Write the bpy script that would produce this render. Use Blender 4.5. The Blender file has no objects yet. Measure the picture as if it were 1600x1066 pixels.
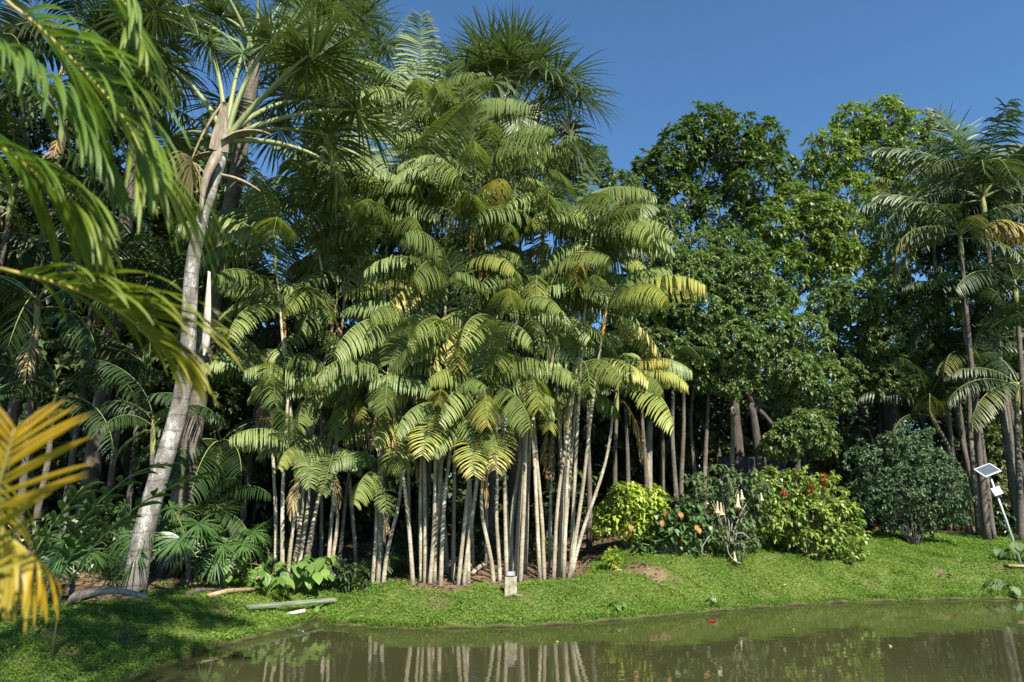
import bpy, math, random
import numpy as np
from mathutils import Vector, Matrix

random.seed(7)
RNG = np.random.default_rng(11)
SC = bpy.context.scene
COL = SC.collection

# ------------------------------------------------------------------ camera
PITCH = math.radians(13.6)
CAM_H = 2.0
F_PX = 1067.0
cam_d = bpy.data.cameras.new("camera")
cam = bpy.data.objects.new("camera", cam_d)
COL.objects.link(cam)
cam.location = (0, 0, CAM_H)
cam.rotation_euler = (math.pi / 2 + PITCH, 0, 0)
cam_d.sensor_width = 36
cam_d.lens = 36 * F_PX / 1600
cam_d.clip_start = 0.05
cam_d.clip_end = 2000
cam_d.dof.use_dof = True
cam_d.dof.focus_distance = 14.5
cam_d.dof.aperture_fstop = 2.2
SC.camera = cam

# ------------------------------------------------------------------ sky and sun
SUN_EL = math.radians(46)
SUN_AZ = math.radians(154)          # clockwise from +Y: to the right of and behind the camera
W = bpy.data.worlds.new("World")
SC.world = W
W.use_nodes = True
nt = W.node_tree
nt.nodes.clear()
sky = nt.nodes.new("ShaderNodeTexSky")
sky.sky_type = 'NISHITA'
sky.sun_disc = False
sky.sun_elevation = SUN_EL
sky.sun_rotation = SUN_AZ
sky.air_density = 1.0
sky.dust_density = 0.1
sky.ozone_density = 0.5
sky.altitude = 900
bg = nt.nodes.new("ShaderNodeBackground")
bg.inputs['Strength'].default_value = 0.057
out = nt.nodes.new("ShaderNodeOutputWorld")
tint = nt.nodes.new("ShaderNodeMix")       # camera white balance of the clear blue sky
tint.data_type = 'RGBA'
tint.blend_type = 'MULTIPLY'
tint.inputs[0].default_value = 1.0
tint.inputs[7].default_value = (0.74, 1.10, 1.34, 1)
nt.links.new(sky.outputs[0], tint.inputs[6])
nt.links.new(tint.outputs[2], bg.inputs[0])
nt.links.new(bg.outputs[0], out.inputs[0])

sd = bpy.data.lights.new("sun", 'SUN')
sd.energy = 5.0
sd.angle = math.radians(0.5)
sd.color = (1.0, 0.94, 0.82)
sun = bpy.data.objects.new("sun", sd)
COL.objects.link(sun)
sv = Vector((math.sin(SUN_AZ) * math.cos(SUN_EL), math.cos(SUN_AZ) * math.cos(SUN_EL), math.sin(SUN_EL)))
sun.rotation_euler = sv.to_track_quat('Z', 'Y').to_euler()
sun.location = (20, -20, 40)

SC.view_settings.view_transform = 'Standard'
SC.view_settings.look = 'None'
SC.view_settings.exposure = 1.3
SC.view_settings.gamma = 1.0
SC.cycles.max_bounces = 7
SC.cycles.transparent_max_bounces = 6

# ------------------------------------------------------------------ helpers: picture to place
SN, CS = math.sin(PITCH), math.cos(PITCH)


def ray(px, py):
    u = (px - 800) / F_PX
    v = (533 - py) / F_PX
    return Vector((u, CS - v * SN, SN + v * CS))


def at(px, py, Y):
    r = ray(px, py)
    k = Y / r.y
    return Vector((r.x * k, Y, CAM_H + r.z * k))


def wr(rpx, Y):
    return rpx / F_PX * Y * 1.0


def smooth(a, b, x):
    t = np.clip((x - a) / (b - a), 0, 1)
    return t * t * (3 - 2 * t)


def shore(px, py):
    r = ray(px, py)
    k = -CAM_H / r.z
    return (r.x * k, r.y * k)


SHORE_PX = [(190, 1066), (250, 1045), (330, 1015), (400, 996), (450, 985), (474, 977), (492, 966), (512, 966), (503, 976),
            (560, 980), (640, 983), (720, 982), (830, 979), (900, 975), (1000, 967), (1100, 957), (1200, 949),
            (1300, 943), (1400, 939), (1500, 937), (1600, 936), (1750, 934)]
POND = np.array([shore(*p) for p in SHORE_PX] + [(45, 22), (45, -12), (12, -2.5), (4, 0.8), (0, 1.6), (-2, 3.0), (-3.6, 5.5), (-4.4, 7.8)])


def shore_dist(x, y):
    """signed distance to the pond's edge, positive on land"""
    x = np.asarray(x, float)
    y = np.asarray(y, float)
    best = np.full(x.shape, 1e9)
    inside = np.zeros(x.shape, bool)
    n = len(POND)
    for i in range(n):
        ax, ay = POND[i]
        bx, by = POND[(i + 1) % n]
        dx, dy = bx - ax, by - ay
        t = np.clip(((x - ax) * dx + (y - ay) * dy) / (dx * dx + dy * dy), 0, 1)
        best = np.minimum(best, np.hypot(x - ax - t * dx, y - ay - t * dy))
        if ay != by:
            c = ((ay > y) != (by > y)) & (x < (bx - ax) * (y - ay) / (by - ay) + ax)
            inside ^= c
    return np.where(inside, -best, best)


def wob(x, y):
    return (np.sin(x * 1.7 + 0.6 * np.sin(y * 1.1)) * np.sin(y * 1.9 + 0.4) + 0.6 * np.sin(x * 3.9 + y * 2.3) * np.sin(y * 4.3 - x)
            + 0.35 * np.sin(x * 8.3 + 1.3 * y) * np.sin(y * 7.7 - 0.5 * x))


def height(x, y, d=None):
    x = np.asarray(x, float)
    y = np.asarray(y, float)
    if d is None:
        d = shore_dist(x, y)
    d = d + 0.06 * np.sin(x * 5.1 + y * 3.3) * np.sin(x * 2.2 - y * 6.0)
    dp = np.maximum(d, 0)
    h = 0.05 * (1 - np.exp(-dp / 0.05))
    h = h + 0.45 * smooth(-0.05, np.where(x < -2.5, 2.0, 1.5), dp)
    h = h + 0.66 * smooth(0.9, 4.0, x) * (1 - 0.4 * smooth(8, 14, x)) * smooth(0.2, 2.9, dp)
    back = np.maximum(dp - 2.0, 0)
    h = h + 2.2 * np.tanh(back * 0.035) * np.where(y > 6, 1, 0.2)
    h = h + 0.025 * wob(x, y) * smooth(0.1, 1, dp)
    h = h - 0.9 * smooth(0, 1.6, -d)
    return h


def ground(x, y):
    return float(height(np.array([x]), np.array([y]))[0])


def G(px, py, far=80):
    """the point of the ground seen at a pixel"""
    r = ray(px, py)
    Ys = np.linspace(5, far, 1500)
    xs = r.x * Ys / r.y
    zs = CAM_H + r.z * Ys / r.y
    below = zs < height(xs, Ys)
    i = int(np.argmax(below)) if below.any() else len(Ys) - 1
    return Vector((xs[i], Ys[i], float(height(xs[i:i + 1], Ys[i:i + 1])[0])))


# ------------------------------------------------------------------ helpers: meshes and objects
def unit(a):
    return a / np.maximum(np.linalg.norm(a, axis=-1, keepdims=True), 1e-9)


class MB:
    """collects pieces; link() makes ONE mesh object of them"""

    def __init__(self):
        self.V, self.F, self.C, self.Mi, self.S = [], [], [], [], []
        self.n = 0

    def add(self, V, F, C=None, mi=0, smooth_=False):
        V = np.asarray(V, float).reshape(-1, 3)
        F = np.asarray(F, int).reshape(-1, 4)
        if C is None:
            C = np.zeros((len(V), 4))
        self.V.append(V)
        self.F.append(F + self.n)
        self.C.append(np.asarray(C, float).reshape(-1, 4))
        self.Mi.append(np.full(len(F), mi))
        self.S.append(np.full(len(F), smooth_))
        self.n += len(V)
        return self

    def mesh(self, name, mats):
        V = np.concatenate(self.V)
        F = np.concatenate(self.F)
        C = np.concatenate(self.C)
        me = bpy.data.meshes.new(name)
        tri = F[:, 2] == F[:, 3]
        tot = np.where(tri, 3, 4)
        start = np.concatenate([[0], np.cumsum(tot)[:-1]])
        keep = np.ones(F.shape, bool)
        keep[tri, 3] = False
        loops = F[keep]
        me.vertices.add(len(V))
        me.vertices.foreach_set("co", V.astype(np.float32).ravel())
        me.loops.add(len(loops))
        me.loops.foreach_set("vertex_index", loops.astype(np.int32))
        me.polygons.add(len(F))
        me.polygons.foreach_set("loop_start", start.astype(np.int32))
        me.polygons.foreach_set("material_index", np.concatenate(self.Mi).astype(np.int32))
        me.polygons.foreach_set("use_smooth", np.concatenate(self.S))
        for m in (mats if isinstance(mats, (list, tuple)) else [mats]):
            me.materials.append(m)
        a = me.attributes.new("leafdata", 'FLOAT_COLOR', 'POINT')
        a.data.foreach_set("color", C.astype(np.float32).ravel())
        me.update(calc_edges=True)
        return me

    def link(self, name, mats, parent=None, loc=None):
        o = bpy.data.objects.new(name, self.mesh(name, mats))
        COL.objects.link(o)
        if parent is not None:
            o.parent = parent
        if loc is not None:
            o.location = loc
        return o


def put(name, mesh, parent=None, loc=(0, 0, 0), rz=0.0, scale=1.0, tilt=(0, 0), color=None):
    o = bpy.data.objects.new(name, mesh)
    COL.objects.link(o)
    o.parent = parent
    o.rotation_euler = (tilt[0], tilt[1], rz)
    o.location = loc
    o.scale = (scale, scale, scale) if not hasattr(scale, '__len__') else scale
    if color is not None:
        o.color = color
    return o


def tag(o, label, cat, group=None):
    o['label'] = label
    o['category'] = cat
    if group:
        o['group'] = group
    return o


def thing(name, label, cat, loc, group=None):
    o = bpy.data.objects.new(name, None)
    o.empty_display_size = 0.2
    COL.objects.link(o)
    o.location = loc
    return tag(o, label, cat, group)


def kind(o, k):
    o['kind'] = k
    return o


def tube(path, rad, sides=8, cap=True, wobble=0.0):
    P = np.array([list(p) for p in path], float)
    n = len(P)
    R = np.broadcast_to(np.asarray(rad, float), (n,))
    T = np.gradient(P, axis=0)
    T = unit(T)
    ref = np.array([1.0, 0, 0]) if abs(T[0][0]) < 0.8 else np.array([0, 1.0, 0])
    A = unit(ref - (T @ ref)[:, None] * T)
    B = np.cross(T, A)
    ang = np.arange(sides) / sides * 2 * math.pi
    rr = R[:, None] * (1 + (wobble * RNG.uniform(-1, 1, (n, sides)) if wobble else 0))
    V = P[:, None] + rr[..., None] * (np.cos(ang)[None, :, None] * A[:, None] + np.sin(ang)[None, :, None] * B[:, None])
    V = V.reshape(-1, 3)
    F = []
    for i in range(n - 1):
        for k in range(sides):
            k2 = (k + 1) % sides
            F.append((i * sides + k, i * sides + k2, (i + 1) * sides + k2, (i + 1) * sides + k))
    if cap:
        for row, rev in ((0, True), (n - 1, False)):
            c = len(V)
            V = np.vstack([V, P[row]])
            for k in range(sides):
                k2 = (k + 1) % sides
                q = (row * sides + k, row * sides + k2, c, c)
                if rev:
                    q = (row * sides + k2, row * sides + k, c, c)
                F.append(q)
    return V, F


def bez(p0, p1, p2, n=12):
    t = np.linspace(0, 1, n)[:, None]
    p0, p1, p2 = (np.array(list(p), float) for p in (p0, p1, p2))
    return (1 - t) ** 2 * p0 + 2 * t * (1 - t) * p1 + t * t * p2


def spline(pts, n=24):
    """smooth curve through points (Catmull-Rom)"""
    P = np.array([list(p) for p in pts], float)
    P = np.vstack([2 * P[0] - P[1], P, 2 * P[-1] - P[-2]])
    m = len(P) - 3
    out_ = []
    for s in np.linspace(0, m - 1e-6, n):
        i = int(s)
        t = s - i
        a, b, c, d = P[i:i + 4]
        out_.append(0.5 * ((2 * b) + (-a + c) * t + (2 * a - 5 * b + 4 * c - d) * t * t + (-a + 3 * b - 3 * c + d) * t ** 3))
    return np.array(out_)


def box(sx, sy, sz, c=(0, 0, 0), bev=0.0):
    """a box with its edges cut back by bev (chamfered)"""
    x, y, z = sx / 2, sy / 2, sz / 2
    if not bev:
        V = [(-x, -y, -z), (x, -y, -z), (x, y, -z), (-x, y, -z), (-x, -y, z), (x, -y, z), (x, y, z), (-x, y, z)]
        F = [(3, 2, 1, 0), (4, 5, 6, 7), (0, 1, 5, 4), (1, 2, 6, 5), (2, 3, 7, 6), (3, 0, 4, 7)]
        return np.array(V) + np.array(c), F
    import bmesh
    bm = bmesh.new()
    bmesh.ops.create_cube(bm, size=1)
    bmesh.ops.scale(bm, vec=(sx, sy, sz), verts=bm.verts)
    bmesh.ops.bevel(bm, geom=bm.edges[:], offset=bev, segments=2, affect='EDGES', profile=0.5)
    bmesh.ops.triangulate(bm, faces=[f for f in bm.faces if len(f.verts) > 4])
    bm.verts.index_update()
    V = np.array([v.co[:] for v in bm.verts]) + np.array(c)
    F = [[v.index for v in f.verts] for f in bm.faces]
    F = [f + [f[2]] if len(f) == 3 else f for f in F]
    bm.free()
    return V, F


def strips(P0, D0, Wd, L, Wi, ns=4, droop=0.3, prof=(0.5, 1.0, 1.0, 0.85, 0.12), t=None, v=None, fold=0.0, curl=None):
    """n long leaflets at once: P0 roots, D0 directions, Wd width directions"""
    n = len(P0)
    droop = np.broadcast_to(np.asarray(droop, float), (n,))
    p = np.array(P0, float)
    d = unit(np.array(D0, float))
    prof = np.interp(np.linspace(0, 1, ns + 1), np.linspace(0, 1, len(prof)), prof)
    cols = 3 if fold else 2
    V = np.zeros((n, ns + 1, cols, 3))
    g = np.array([0, 0, -1.0])
    for k in range(ns + 1):
        w = unit(Wd - (Wd * d).sum(1, keepdims=True) * d)
        h = (Wi * prof[k] / 2)[:, None]
        V[:, k, 0] = p - w * h
        V[:, k, -1] = p + w * h
        if fold:
            nn = np.cross(w, d)
            nn = nn * np.sign(nn[:, 2:3] + 1e-6)
            V[:, k, 1] = p - nn * h * fold
        if k < ns:
            p = p + d * (L / ns)[:, None]
            d = d + (droop * (0.35 + 0.9 * k / ns))[:, None] * g
            if curl is not None:
                d = d + curl
            d = unit(d)
    idx = np.arange(n * (ns + 1) * cols).reshape(n, ns + 1, cols)
    Fs = []
    for c in range(cols - 1):
        Fs.append(np.stack([idx[:, :-1, c], idx[:, :-1, c + 1], idx[:, 1:, c + 1], idx[:, 1:, c]], -1).reshape(-1, 4))
    C = np.zeros((n, ns + 1, cols, 4))
    C[..., 0] = (np.zeros(n) if t is None else t)[:, None, None]
    C[..., 1] = (RNG.random(n) if v is None else v)[:, None, None]
    C[..., 2] = np.linspace(0, 1, ns + 1)[None, :, None]
    return V.reshape(-1, 3), np.concatenate(Fs), C.reshape(-1, 4)


def feather(mb, R, n, LL, WW, pet=0.12, fwd=(25, 60), lift=0.25, droop=0.35, rng=RNG, up=None, prof_len=(0.55, 0.9, 1.0, 0.95, 0.75, 0.4),
            ns=4, fold=0.0, plumose=0.0, sides=(-1, 1), rach=0.016, mi_r=1, jit=0.08, miss=0.0, wtilt=0.0):
    """a pinnate leaf along the polyline R (N x 3): tapering rachis and two combs of leaflets"""
    R = np.asarray(R, float)
    N = len(R)
    s = np.linspace(0, 1, N)
    rad = rach * (1.15 - s)
    V, F = tube(R, rad, 5)
    C = np.zeros((len(V), 4))
    C[:N * 5, 0] = np.repeat(s, 5)
    C[:, 1] = 0.5
    mb.add(V, F, C, mi_r, True)
    T = unit(np.gradient(R, axis=0))
    up0 = np.array([0, 0, 1.0]) if up is None else np.asarray(up, float)
    for sd_ in sides:
        ss = np.linspace(pet, 0.995, n) + rng.normal(0, 0.15 / n, n)
        ss = np.clip(ss, pet, 1)
        if miss:
            ss = ss[rng.random(n) > miss]
        P = np.stack([np.interp(ss, s, R[:, k]) for k in range(3)], 1)
        Tt = unit(np.stack([np.interp(ss, s, T[:, k]) for k in range(3)], 1))
        side = unit(np.cross(Tt, np.broadcast_to(up0, Tt.shape)))
        Nn = np.cross(side, Tt)
        q = (ss - pet) / (1 - pet)
        fa = np.radians(fwd[0] + (fwd[1] - fwd[0]) * q ** 1.5) + rng.normal(0, jit, len(ss))
        li = lift + rng.normal(0, jit + plumose, len(ss))
        D = np.cos(fa)[:, None] * side * sd_ + np.sin(fa)[:, None] * Tt + li[:, None] * Nn
        D = unit(D)
        Ln = LL * np.interp(q, np.linspace(0, 1, len(prof_len)), prof_len) * rng.uniform(0.9, 1.08, len(ss))
        Wn = WW * np.interp(q, [0, 0.2, 0.7, 1], [0.8, 1, 1, 0.6]) * rng.uniform(0.85, 1.1, len(ss))
        dr = droop * rng.uniform(0.75, 1.25, len(ss))
        Vv, Ff, Cc = strips(P, D, Tt * .9 + Nn * wtilt, Ln, Wn, ns, dr, t=q, v=rng.random(len(ss)), fold=fold)
        mb.add(Vv, Ff, Cc, 0, False)
    return mb


def arch(L, e0, e1, n=16, power=1.1, sway=0.0):
    """a curve from the origin in the XZ plane whose slope turns from e0 to e1 degrees"""
    s = np.linspace(0, 1, n)
    e = np.radians(e0 + (e1 - e0) * s ** power)
    d = np.stack([np.cos(e), sway * np.sin(s * 2.2), np.sin(e)], 1)
    step = L / (n - 1)
    P = np.zeros((n, 3))
    P[1:] = np.cumsum((d[:-1] + d[1:]) / 2 * step, axis=0)
    return P


def fan(mb, L, e0, e1, R, nseg=54, spread=160, droop=0.28, tiltb=-35, rng=RNG, pr=0.035, w=0.05, costa=0.35, sides=6, dead=False):
    """a fan leaf: petiole curve, then a round blade of pleated segments with hanging tips"""
    P = arch(L, e0, e1, 12)
    V, F = tube(P, np.linspace(pr, pr * 0.4, 12), sides)
    mb.add(V, F, None, 1, True)
    T = unit(P[-1] - P[-2])
    a = math.radians(e1 + tiltb)
    Tb = np.array([math.cos(a), 0, math.sin(a)])
    S = np.array([0, 1.0, 0])
    Nn = np.cross(Tb, S)
    if Nn[2] < 0 and abs(a) < math.pi / 2:
        Nn = -Nn
    th = np.radians(np.linspace(-spread, spread, nseg)) + rng.normal(0, 0.02, nseg)
    D = np.cos(th)[:, None] * Tb + np.sin(th)[:, None] * S + (0.18 * rng.normal(0, 1, nseg) + 0.1)[:, None] * Nn
    D = unit(D)
    costa_off = costa * R * np.clip(np.cos(th), 0, 1) ** 2
    Tc = unit(Tb + np.array([0, 0, -0.3]))
    P0 = P[-1] + costa_off[:, None] * 0.6 * Tc
    Wd = np.cross(D, np.broadcast_to(Nn, D.shape))
    Ln = R * (0.78 + 0.22 * np.cos(th)) * rng.uniform(0.9, 1.05, nseg)
    V, F, C = strips(P0, D, Wd, Ln, np.full(nseg, w), 5, droop * rng.uniform(0.6, 1.5, nseg),
                     prof=(0.25, 0.85, 1.0, 0.75, 0.45, 0.05), t=np.abs(th) / 3.2)
    mb.add(V, F, C, 0)
    return mb


def leafcloud(lobes, per, nleaf, ll, lw, spread=(40, 85), droop=0.25, upb=0.5, shell=0.45, twig=0.0, rng=RNG, flat=1.0, hang=0.0, foldk=0.16, back=0.75):
    """rosettes of leaves through a set of ellipsoid lobes; lobes = (centre, radius); returns V, F, C"""
    PP, AA = [], []
    for c, r in lobes:
        k = max(6, int(per * r * r))
        u = unit(rng.normal(size=(k, 3)))
        rr = r * (shell + (1 - shell) * rng.random(k) ** 0.5) * (1 + 0.16 * np.sin(u[:, 0] * 7 + c[0] * 3) * np.sin(u[:, 2] * 6 + c[2]) + rng.normal(0, 0.05, k))
        p = np.array(list(c)) + u * rr[:, None] * np.array([1, back, flat])
        a = unit(u + np.array([0, 0, upb]) + rng.normal(0, 0.3, (k, 3)))
        if hang:
            a = unit(a + np.array([0, 0, -hang]))
        PP.append(p)
        AA.append(a)
    P = np.concatenate(PP)
    A = np.concatenate(AA)
    m = len(P)
    ref = unit(rng.normal(size=(m, 3)))
    X = unit(np.cross(A, ref))
    Y = np.cross(A, X)
    P = np.repeat(P, nleaf, 0)
    Ar = np.repeat(A, nleaf, 0)
    X = np.repeat(X, nleaf, 0)
    Y = np.repeat(Y, nleaf, 0)
    tot = m * nleaf
    j = np.tile(np.arange(nleaf), m)
    ph = j * 2.399 + rng.normal(0, 0.25, tot)
    an = np.radians(rng.uniform(spread[0], spread[1], tot))
    D = unit(np.cos(an)[:, None] * Ar + np.sin(an)[:, None] * (np.cos(ph)[:, None] * X + np.sin(ph)[:, None] * Y) - np.array([0, 0, droop]))
    P = P + Ar * (twig * (j / max(nleaf, 1)))[:, None]
    sz = rng.uniform(0.65, 1.15, tot)
    return leaves(P, D, ll * sz, lw * sz, np.repeat(rng.random(m), nleaf) * 0.6 + rng.random(tot) * 0.4, foldk, rng)


def leaves(P, D, l, w, v, foldk=0.16, rng=RNG, up=(0, 0, 1)):
    """leaf blades: one bent quad each"""
    n = len(P)
    side = np.cross(D, np.array(up)) + rng.normal(0, 0.25, (n, 3))
    side = unit(side - (side * D).sum(1, keepdims=True) * D)
    N = np.cross(side, D)
    N = N * np.where(N[:, 2:3] < 0, -1, 1)
    l = np.broadcast_to(l, (n,))[:, None]
    w = np.broadcast_to(w, (n,))[:, None]
    V = np.zeros((n, 4, 3))
    V[:, 0] = P
    V[:, 1] = P + D * l * 0.5 + side * w * 0.5 + N * l * foldk
    V[:, 2] = P + D * l - N * l * 0.12
    V[:, 3] = P + D * l * 0.5 - side * w * 0.5 + N * l * foldk
    F = np.arange(n * 4).reshape(n, 4)
    C = np.zeros((n, 4, 4))
    C[..., 1] = np.broadcast_to(v, (n,))[:, None]
    C[:, 2, 2] = 1
    C[:, (1, 3), 2] = 0.5
    C[..., 0] = rng.random(n)[:, None]
    return V.reshape(-1, 3), F, C.reshape(-1, 4)


# ------------------------------------------------------------------ materials
def nodes_of(m):
    m.use_nodes = True
    t = m.node_tree
    t.nodes.clear()
    return t


def N_(t, kind_, **kw):
    n = t.nodes.new(kind_)
    for k, v in kw.items():
        setattr(n, k, v)
    return n


def mixc(t, fac, a, b, blend='MIX'):
    n = t.nodes.new("ShaderNodeMix")
    n.data_type = 'RGBA'
    n.blend_type = blend
    n.clamp_factor = True
    for sock, val in ((n.inputs[0], fac), (n.inputs[6], a), (n.inputs[7], b)):
        if hasattr(val, 'links'):
            t.links.new(val, sock)
        elif isinstance(val, (int, float)):
            sock.default_value = val
        else:
            sock.default_value = (*val, 1)
    return n.outputs[2]


def math_(t, op, a, b=None, clamp=False):
    n = t.nodes.new("ShaderNodeMath")
    n.operation = op
    n.use_clamp = clamp
    for i, val in enumerate((a, b)):
        if val is None:
            continue
        if hasattr(val, 'links'):
            t.links.new(val, n.inputs[i])
        else:
            n.inputs[i].default_value = val
    return n.outputs[0]


def ramp(t, fac, stops):
    n = t.nodes.new("ShaderNodeValToRGB")
    el = n.color_ramp.elements
    while len(el) < len(stops):
        el.new(0.5)
    for e, (p, c) in zip(el, stops):
        e.position = p
        e.color = (*c, 1) if len(c) == 3 else c
    t.links.new(fac, n.inputs[0])
    return n.outputs[0]


def noise(t, scale, detail=4, rough=0.6, coords='Object', vec=None):
    n = t.nodes.new("ShaderNodeTexNoise")
    n.inputs['Scale'].default_value = scale
    n.inputs['Detail'].default_value = detail
    n.inputs['Roughness'].default_value = rough
    if vec is None:
        c = t.nodes.new("ShaderNodeTexCoord")
        vec = c.outputs[coords]
    t.links.new(vec, n.inputs['Vector'])
    return n.outputs[0]


def leaf_mat(name, c1, c2, tipc=None, aged=None, rough=0.38, trans=0.3, spec=0.5, tipw=0.0, veins=0.0):
    """leaf: two greens by leaf, an aged colour driven by the object's own colour (red = how far it has yellowed), glossy top, some light through"""
    m = bpy.data.materials.new(name)
    t = nodes_of(m)
    at_ = N_(t, "ShaderNodeAttribute", attribute_name="leafdata")
    sep = N_(t, "ShaderNodeSeparateColor")
    t.links.new(at_.outputs['Color'], sep.inputs[0])
    oi = N_(t, "ShaderNodeObjectInfo")
    base = mixc(t, sep.outputs[1], c1, c2)
    rnd = math_(t, 'MULTIPLY', oi.outputs['Random'], 0.6)
    base = mixc(t, rnd, base, tuple(0.6 * a for a in c1))
    if aged:
        so = N_(t, "ShaderNodeSeparateColor")
        t.links.new(oi.outputs['Color'], so.inputs[0])
        # yellowing runs from the tip of the frond and of each leaflet inward
        a = math_(t, 'MULTIPLY', sep.outputs[0], 0.75)
        a = math_(t, 'ADD', a, math_(t, 'MULTIPLY', sep.outputs[2], 0.35))
        nz = noise(t, 2.3, 2)
        a = math_(t, 'ADD', a, math_(t, 'MULTIPLY', math_(t, 'SUBTRACT', nz, 0.5), 0.9))
        a = math_(t, 'ADD', a, 0.18)
        f = math_(t, 'SUBTRACT', math_(t, 'MULTIPLY', a, math_(t, 'MULTIPLY', so.outputs[0], 1.5)), 0.08, True)
        base = mixc(t, f, base, aged)
        dry = math_(t, 'MULTIPLY', math_(t, 'SUBTRACT', f, 0.9, True), 4.0, True)
        base = mixc(t, dry, base, (0.42, 0.30, 0.11))
    if tipc:
        base = mixc(t, math_(t, 'MULTIPLY', math_(t, 'POWER', sep.outputs[2], 2.0), tipw), base, tipc)
    p = N_(t, "ShaderNodeBsdfPrincipled")
    t.links.new(base, p.inputs['Base Color'])
    p.inputs['Roughness'].default_value = rough
    p.inputs['Specular IOR Level'].default_value = spec
    tr = N_(t, "ShaderNodeBsdfTranslucent")
    tc = mixc(t, 1.0, base, (1.2, 1.22, 0.6), 'MULTIPLY')
    t.links.new(tc, tr.inputs['Color'])
    mx = N_(t, "ShaderNodeMixShader")
    mx.inputs[0].default_value = trans
    t.links.new(p.outputs[0], mx.inputs[1])
    t.links.new(tr.outputs[0], mx.inputs[2])
    o = N_(t, "ShaderNodeOutputMaterial")
    t.links.new(mx.outputs[0], o.inputs[0])
    return m


def solid(name, stops, scale=6, rough=0.8, bump=0.0, spec=0.3, stretch=None, detail=5, metallic=0.0, bscale=None):
    """noise-coloured surface"""
    m = bpy.data.materials.new(name)
    t = nodes_of(m)
    tc = N_(t, "ShaderNodeTexCoord")
    vec = tc.outputs['Object']
    if stretch:
        mp = N_(t, "ShaderNodeMapping")
        mp.inputs['Scale'].default_value = stretch
        t.links.new(vec, mp.inputs[0])
        vec = mp.outputs[0]
    nz = noise(t, scale, detail, 0.65, vec=vec)
    c = ramp(t, nz, stops)
    p = N_(t, "ShaderNodeBsdfPrincipled")
    t.links.new(c, p.inputs['Base Color'])
    p.inputs['Roughness'].default_value = rough
    p.inputs['Specular IOR Level'].default_value = spec
    p.inputs['Metallic'].default_value = metallic
    if bump:
        nb = noise(t, bscale or scale * 3, 4, 0.7, vec=vec)
        b = N_(t, "ShaderNodeBump")
        b.inputs['Strength'].default_value = bump
        b.inputs['Distance'].default_value = 0.02
        t.links.new(nb, b.inputs['Height'])
        t.links.new(b.outputs[0], p.inputs['Normal'])
    o = N_(t, "ShaderNodeOutputMaterial")
    t.links.new(p.outputs[0], o.inputs[0])
    return m


def palm_bark(name, dark, mid, pale, ring=16.0, lich=0.5, ringw=0.5):
    """ringed palm trunk with pale lichen blotches"""
    m = bpy.data.materials.new(name)
    t = nodes_of(m)
    tc = N_(t, "ShaderNodeTexCoord")
    oi = N_(t, "ShaderNodeObjectInfo")
    va = N_(t, "ShaderNodeVectorMath", operation='ADD')
    sc = N_(t, "ShaderNodeVectorMath", operation='SCALE')
    t.links.new(oi.outputs['Random'], sc.inputs[0])
    sc.inputs['Scale'].default_value = 37.0
    t.links.new(tc.outputs['Object'], va.inputs[0])
    t.links.new(sc.outputs[0], va.inputs[1])
    vec = va.outputs[0]
    mp = N_(t, "ShaderNodeMapping")
    mp.inputs['Scale'].default_value = (1, 1, 0.35)
    t.links.new(vec, mp.inputs[0])
    big = noise(t, 7, 5, 0.65, vec=mp.outputs[0])
    fine = noise(t, 38, 4, 0.7, vec=vec)
    f = math_(t, 'ADD', math_(t, 'MULTIPLY', big, 0.65), math_(t, 'MULTIPLY', fine, 0.35))
    c = ramp(t, f, [(0.36, dark), (0.45, mid), (0.51, mid), (0.58, pale)])
    # growth rings
    sp = N_(t, "ShaderNodeSeparateXYZ")
    t.links.new(vec, sp.inputs[0])
    wig = math_(t, 'ADD', math_(t, 'MULTIPLY', sp.outputs[2], ring), math_(t, 'MULTIPLY', noise(t, 3.0, 2, vec=vec), 0.55))
    fr = math_(t, 'FRACT', wig)
    line = math_(t, 'LESS_THAN', fr, 0.12)
    c = mixc(t, math_(t, 'MULTIPLY', line, ringw), c, tuple(0.5 * x for x in dark))
    p = N_(t, "ShaderNodeBsdfPrincipled")
    hue = mixc(t, math_(t, 'MULTIPLY', oi.outputs['Random'], 0.6), c, tuple(0.7 * x for x in mid))
    t.links.new(hue, p.inputs['Base Color'])
    p.inputs['Roughness'].default_value = 0.85
    p.inputs['Specular IOR Level'].default_value = 0.2
    b = N_(t, "ShaderNodeBump")
    b.inputs['Strength'].default_value = 0.5
    b.inputs['Distance'].default_value = 0.015
    hh = math_(t, 'ADD', fine, math_(t, 'MULTIPLY', line, -0.6))
    t.links.new(hh, b.inputs['Height'])
    t.links.new(b.outputs[0], p.inputs['Normal'])
    o = N_(t, "ShaderNodeOutputMaterial")
    t.links.new(p.outputs[0], o.inputs[0])
    return m


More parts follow.
